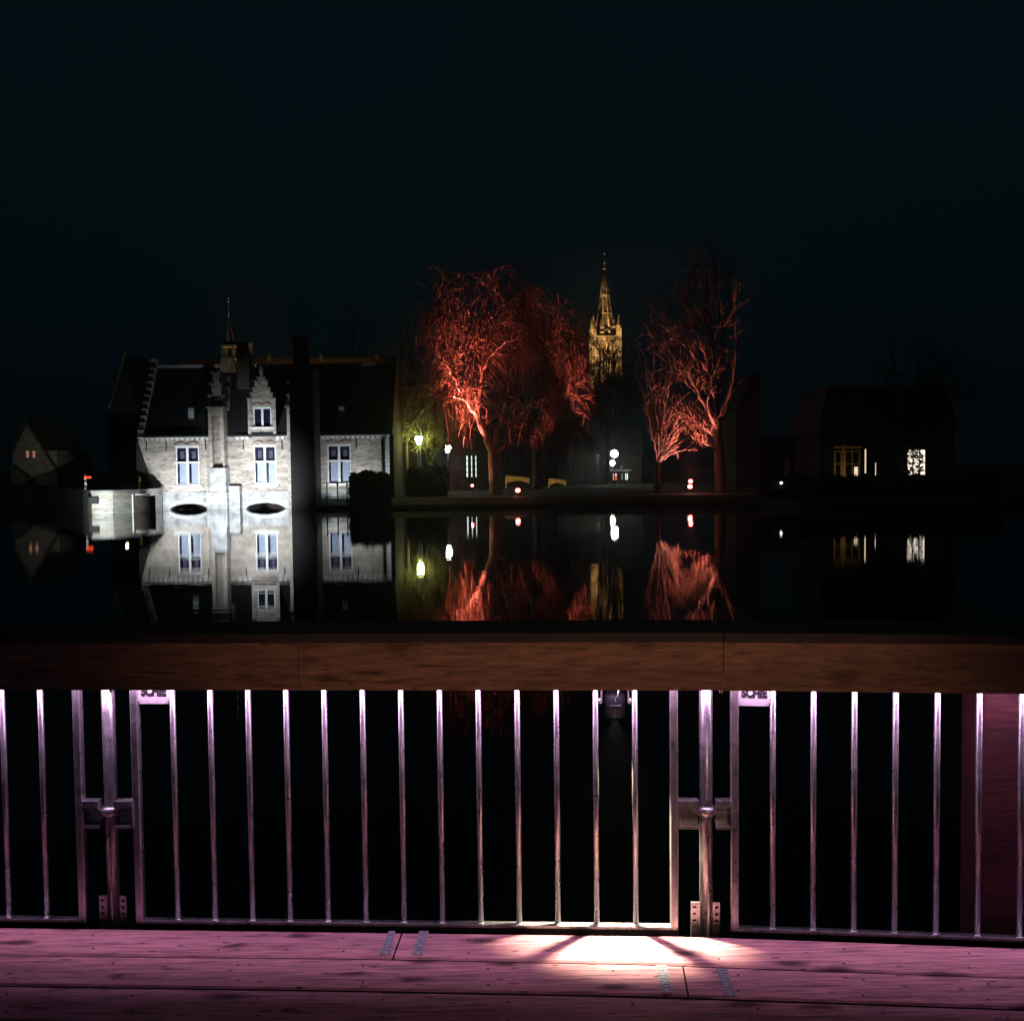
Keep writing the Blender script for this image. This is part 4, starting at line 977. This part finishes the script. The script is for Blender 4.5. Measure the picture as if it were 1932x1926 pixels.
# ================================================================== RAILING
rail = thing('deck_railing', tuple(F1(L1 / 2, 0, 0)), 'railing of galvanised bar panels on round posts under a broad timber handrail', 'railing')
OFF = 0.055                         # plane of the bars, beyond the deck edge
z_board_bot1 = F1.px(660, 1302, -.035)[1]; z_board_top1 = F1.px(660, 1195, -.035)[1]
def zr(fr, px, py, off=OFF): return fr.px(px, py, off)[1]
bot = zr(F1, 700, 1742, OFF - .015); print('board', z_board_bot1, z_board_top1, 'bottom rail', bot)
def tube_bar(fr, x, z0, z1, w=.0105, parent=None, name='bar'):
    k = MB(fr); k.tube([(x, OFF, z0), (x, OFF, z1)], w, 12)
    return k.build(name, 'steel', parent)
def panel(fr, uprights, bars, rail_x0, rail_x1, plate=None, label=None):
    fm = MB(fr); w = .0155; top = z_board_top1 - .06
    fm.rbox(rail_x0, rail_x1, OFF - w, OFF + w, bot - .009, bot, .003)
    for x in uprights: fm.rbox(x - w * .85, x + w * .85, OFF - w, OFF + w, bot, top, .003)
    fm.rbox(rail_x0, rail_x1, OFF - w, OFF + w, top, top + .03, .003)
    fo = fm.build('barrier_panel', 'steel', rail)
    ks = MB(fr); ks.box(rail_x0, rail_x1, OFF - w + .004, OFF + w - .004, bot - .045, bot - .0092); ks.build('shade_strip', 'housing', fo)  # near-black strip stands for the shaded front of the bottom rail
    if label: fo['label'] = label
    for x in bars:
        tube_bar(fr, x, bot - .001, top + .001, .0100, fo)
        wk = MB(fr); wk.lathe(x, OFF, [(.015, bot), (.0115, bot + .005)], 10); wk.build('weld', 'steel', fo)
    if plate:
        xa, xb = plate; zb2 = zr(fr, 300, 1327) ; k = MB(fr)
        if fr is F2: zb2 = zr(fr, 1420, 1331)
        k.box(xa, xb, OFF - .004, OFF + .004, zb2, zb2 + .085)
        k.box(xa - .001, xa + .006, OFF - .008, OFF - .0045, zb2 + .01, zb2 + .028); k.box(xb - .006, xb + .001, OFF - .008, OFF - .0045, zb2 + .01, zb2 + .028)
        po = k.build('name_plate', ['plate_pale', 'black'], fo)
        cu = bpy.data.curves.new('t', 'FONT'); cu.body = 'SCHIE'; cu.size = .042; cu.extrude = .0008; cu.align_x = 'CENTER'; cu.offset = .0022
        to = bpy.data.objects.new('t', cu); COL.objects.link(to); dg = bpy.context.evaluated_depsgraph_get(); me = bpy.data.meshes.new_from_object(to.evaluated_get(dg))
        COL.objects.unlink(to); bpy.data.objects.remove(to)
        xs = [v.co.x for v in me.vertices]; wdt = max(xs) - min(xs); sc = (xb - xa) * .82 / wdt
        km = MB(fr)
        ids = [km.pt(((xa + xb) / 2 + v.co.x * sc, OFF - .0052 - v.co.z, zb2 + .031 + v.co.y * sc * 1.3)) for v in me.vertices]
        km.cur = 0
        for p_ in me.polygons: km.face([ids[i] for i in p_.vertices])
        bpy.data.meshes.remove(me)
        # letters live in the plate mesh
        import bmesh
        tmp = km.build('tmp', 'black', fo); bm = bmesh.new(); bm.from_mesh(po.data); n0 = len(bm.faces); bm.from_mesh(tmp.data); bm.faces.ensure_lookup_table()
        for f_ in bm.faces[n0:]: f_.material_index = 1
        bm.to_mesh(po.data); bm.free(); bpy.data.objects.remove(tmp)
    return fo
def fx(fr, px, py=1530, off=OFF): return fr.px(px, py, off)[0]
b2 = [331, 402.5, 474, 546, 617, 688.5, 760.5, 832.5, 905.5, 979, 1052, 1125, 1198.5]
xs = [fx(F1, p) for p in b2]; print('spacing', [round(xs[i + 1] - xs[i], 4) for i in range(len(xs) - 1)])
step = (xs[-1] - xs[0]) / (len(xs) - 1); xs = [xs[0] + i * step for i in range(len(xs))]
uL, uR = fx(F1, 260.5), fx(F1, 1271.5)
panel(F1, [uL, uR], xs, uL - .013, uR + .013, (uL + .014, xs[0] - .010), 'middle barrier panel with thirteen bars and a name plate at top left')
xl = [fx(F1, 83), fx(F1, 11)]; sl = xl[0] - xl[1]; xl += [xl[1] - sl, xl[1] - 2 * sl]
uLR = fx(F1, 152.5); panel(F1, [uLR], xl, xl[-1] - .05, uLR + .013, None, 'left barrier panel, cut by the frame')
b3 = [1458, 1534, 1611, 1689, 1768.5, 1847, 1925.5]; x3 = [fx(F2, p) for p in b3]; print('sp3', [round(x3[i + 1] - x3[i], 4) for i in range(len(x3) - 1)])
st3 = (x3[-1] - x3[0]) / (len(x3) - 1); x3 = [x3[0] + i * st3 for i in range(len(x3) + 2)]
u3 = fx(F2, 1385.5); panel(F2, [u3], x3, u3 - .013, x3[-1] + .08, (u3 + .014, x3[0] - .010), 'right barrier panel with a name plate at its left end')
# posts with couplers
def post(fr, px, gapL, gapR, feet=True):
    x = fx(fr, px, 1530, OFF + .02); k = MB(fr); yo = OFF + .02; r = .0228
    zt = z_board_top1 - .05
    k.tube([(x, yo, -.12), (x, yo, .40), (x, yo, zt)], r, 20)
    po = k.build('post', 'steel_post', rail)
    zc = zr(fr, px, 1530)
    # split collar with wedge
    k = MB(fr); k.lathe(x, yo, [(r + .003, zc - .022), (r + .010, zc - .016), (r + .016, zc - .004), (r + .017, zc + .004), (r + .010, zc + .012), (r + .003, zc + .016)], 18)
    k.prism([(x - .055, zc + .006), (x - r, zc - .012), (x - r, zc + .010), (x - .052, zc + .022)], yo - r - .012, yo - r + .004)
    k.prism([(x + r, zc - .006), (x + .082, zc + .000), (x + .082, zc + .006), (x + r, zc + .010)], yo - r - .010, yo - r - .004)
    fixn(k.build('coupler', 'steel', po))
    # channel brackets to both panels
    for sgn, g in ((-1, gapL), (1, gapR)):
        xa, xb = sorted((g, x + sgn * (r + .006)))
        k = MB(fr); y_a, y_b = OFF - .022, OFF + .016
        k.box(xa, xb, y_a, y_b, zc + .018, zc + .042); k.box(xa, xb, y_b - .006, y_b - .0005, zc - .045, zc + .0178); k.box(xa, xb, y_a, y_b, zc - .056, zc - .0452)
        xe = xa if sgn < 0 else xb
        k.box(xe - .004, xe + .004, y_a - .002, y_a + .010, zc - .050, zc + .030)
        k.build('bracket', 'steel', po)
    k = MB(fr); zb2 = zc - .082; k.box(x - .004, x + .008, yo - r - .012, yo - r + .002, zb2 - .007, zb2 + .009); k.build('bolt', 'steel', po)
    # seam strip on the lower half of the post
    k = MB(fr); k.box(x + .002, x + .007, yo - r - .002, yo - r + .004, -.1, zc - .09); k.build('seam', 'steel', po)
    for sgn in (-1, 1):
        xa, xb = (x - r - .030, x - r + .004) if sgn < 0 else (x + r - .004, x + r + .024)
        k = MB(fr); hs = []
        c = xa + .012 if sgn < 0 else xb - .012
        for i in range(3): zz = .068 - i * .0235; hs.append((c - .006, c + .006, zz - .0045, zz + .0045))
        k.cells(xa, xb, -.10, .086, hs, yo - .004, yo + .002); k.build('foot_plate', 'steel_post', po)
    k = MB(fr); xx = x + r + .018; k.tube([(xx, .012, z_board_bot1 + .04), (xx, .012, z_board_bot1 - .018)], .0055, 8); k.build('screw', 'rail', po)
    return po
post(F1, 210, uLR + .0135, uL - .0135)
post(F1, 1332, uR + .0135, F1.px(1379, 1530, OFF)[0])
# handrail boards
def board(fr, x0, x1, lip=0.0, label=None):
    k = MB(fr); zb, zt = z_board_bot1, z_board_top1; n = 8
    k.box(x0, x1, -.035, .005, zb, zt)
    o = k.build('handrail_board', 'rail', rail)
    t_ = MB(fr)
    t_.box(x0, x1, -.038 - lip, .235, zt + .0005, zt + .032)
    t_.build('cap_plank', 'rail_top', o)
    if label: o['label'] = label
M['rail_top'] = plain('weathered_cap', (0.12, 0.11, 0.10), 0.75, 0, 0.25, 5, (0.6, 8, 8))
s1 = F1.px(563, 1250, -.035)[0]; s2 = F1.px(1365, 1250, -.035)[0]
z_board_top1 -= .032
board(F1, -.9, s1 - .0012, 0, 'left handrail board, darkest'); board(F1, s1 + .0012, s2 - .0012, 0, 'middle handrail board, warm brown, with knots')
board(F2, F2.px(1365, 1250, -.035)[0] + .0015, 2.2, .006, 'right handrail board with a projecting cap')
# light strip under the handrail
def led(fr, x0, x1):
    z = z_board_bot1 + .039; k = MB(fr); k.box(x0, x1, .008, .020, z, z + .008); k.build('light_strip', 'led', rail)
    l = bpy.data.lights.new('led_light', 'AREA'); l.shape = 'RECTANGLE'; L = x1 - x0; l.size = L; l.size_y = .018; l.energy = 3.3 * L; l.color = (0.95, .58, 1.0)
    o = bpy.data.objects.new('led_light', l); COL.objects.link(o); o.location = fr((x0 + x1) / 2, .016, z - .004)
    q = Matrix((fr.u, fr.n, Vector((0, 0, 1)))).transposed(); o.rotation_euler = q.to_euler()
led(F1, -.9, L1); led(F2, .0, 2.2)
# spot lamp hung under the handrail
xs_, zs_ = F1.px(1160, 1335, .13); sl_ = thing('spot_lamp', tuple(F1(xs_, .13, zs_)), 'small dark cylindrical spot lamp hanging behind the bars under the handrail', 'spot lamp')
k = MB(F1); k.lathe(xs_, .13, [(.030, zs_ - .03), (.036, zs_ - .028), (.036, zs_ + .045), (.028, zs_ + .055)], 20); k.build('housing', 'housing', sl_)
k = MB(F1); 
for sx in (-1, 1): k.box(xs_ + sx * .047 - .003, xs_ + sx * .047 + .003, .12, .14, zs_ + .02, zs_ + .13); k.lathe(xs_ + sx * .053, .13, [(.008, zs_ + .015), (.010, zs_ + .024), (.008, zs_ + .036)], 8)
k.box(xs_ - .05, xs_ + .05, .12, .14, zs_ + .10, zs_ + .106); k.build('yoke', 'steel', sl_)
k = MB(F1); k.tube([(xs_ + .012, .085, zs_ + .08), (xs_ + .008, .088, zs_ + .052), (xs_, .090, zs_ + .045), (xs_, .092, zs_ + .028)], .003, 6); k.box(xs_ - .018, xs_ + .018, .090, .094, zs_ + .016, zs_ + .019); k.build('cable', 'steel', sl_)
spot('deck_spot', tuple(F1(xs_, .13, zs_ - .036)), tuple(F1(xs_ + .02, .25, 0)), 470, (1, .82, .58), 86, 1.0, .010)
spot('handrail_fill', (1.6, -3.0, 3.1), tuple(F1(F1.px(1090, 1250)[0], -.04, z_board_top1)), 135, (1, .52, .35), 28, 1.0, .12)  # unseen warm lamp added behind the viewer to light the handrail
# timber pile behind the railing at the right
xa, _ = F2.px(1856, 1400, .14); xq = xa + .22
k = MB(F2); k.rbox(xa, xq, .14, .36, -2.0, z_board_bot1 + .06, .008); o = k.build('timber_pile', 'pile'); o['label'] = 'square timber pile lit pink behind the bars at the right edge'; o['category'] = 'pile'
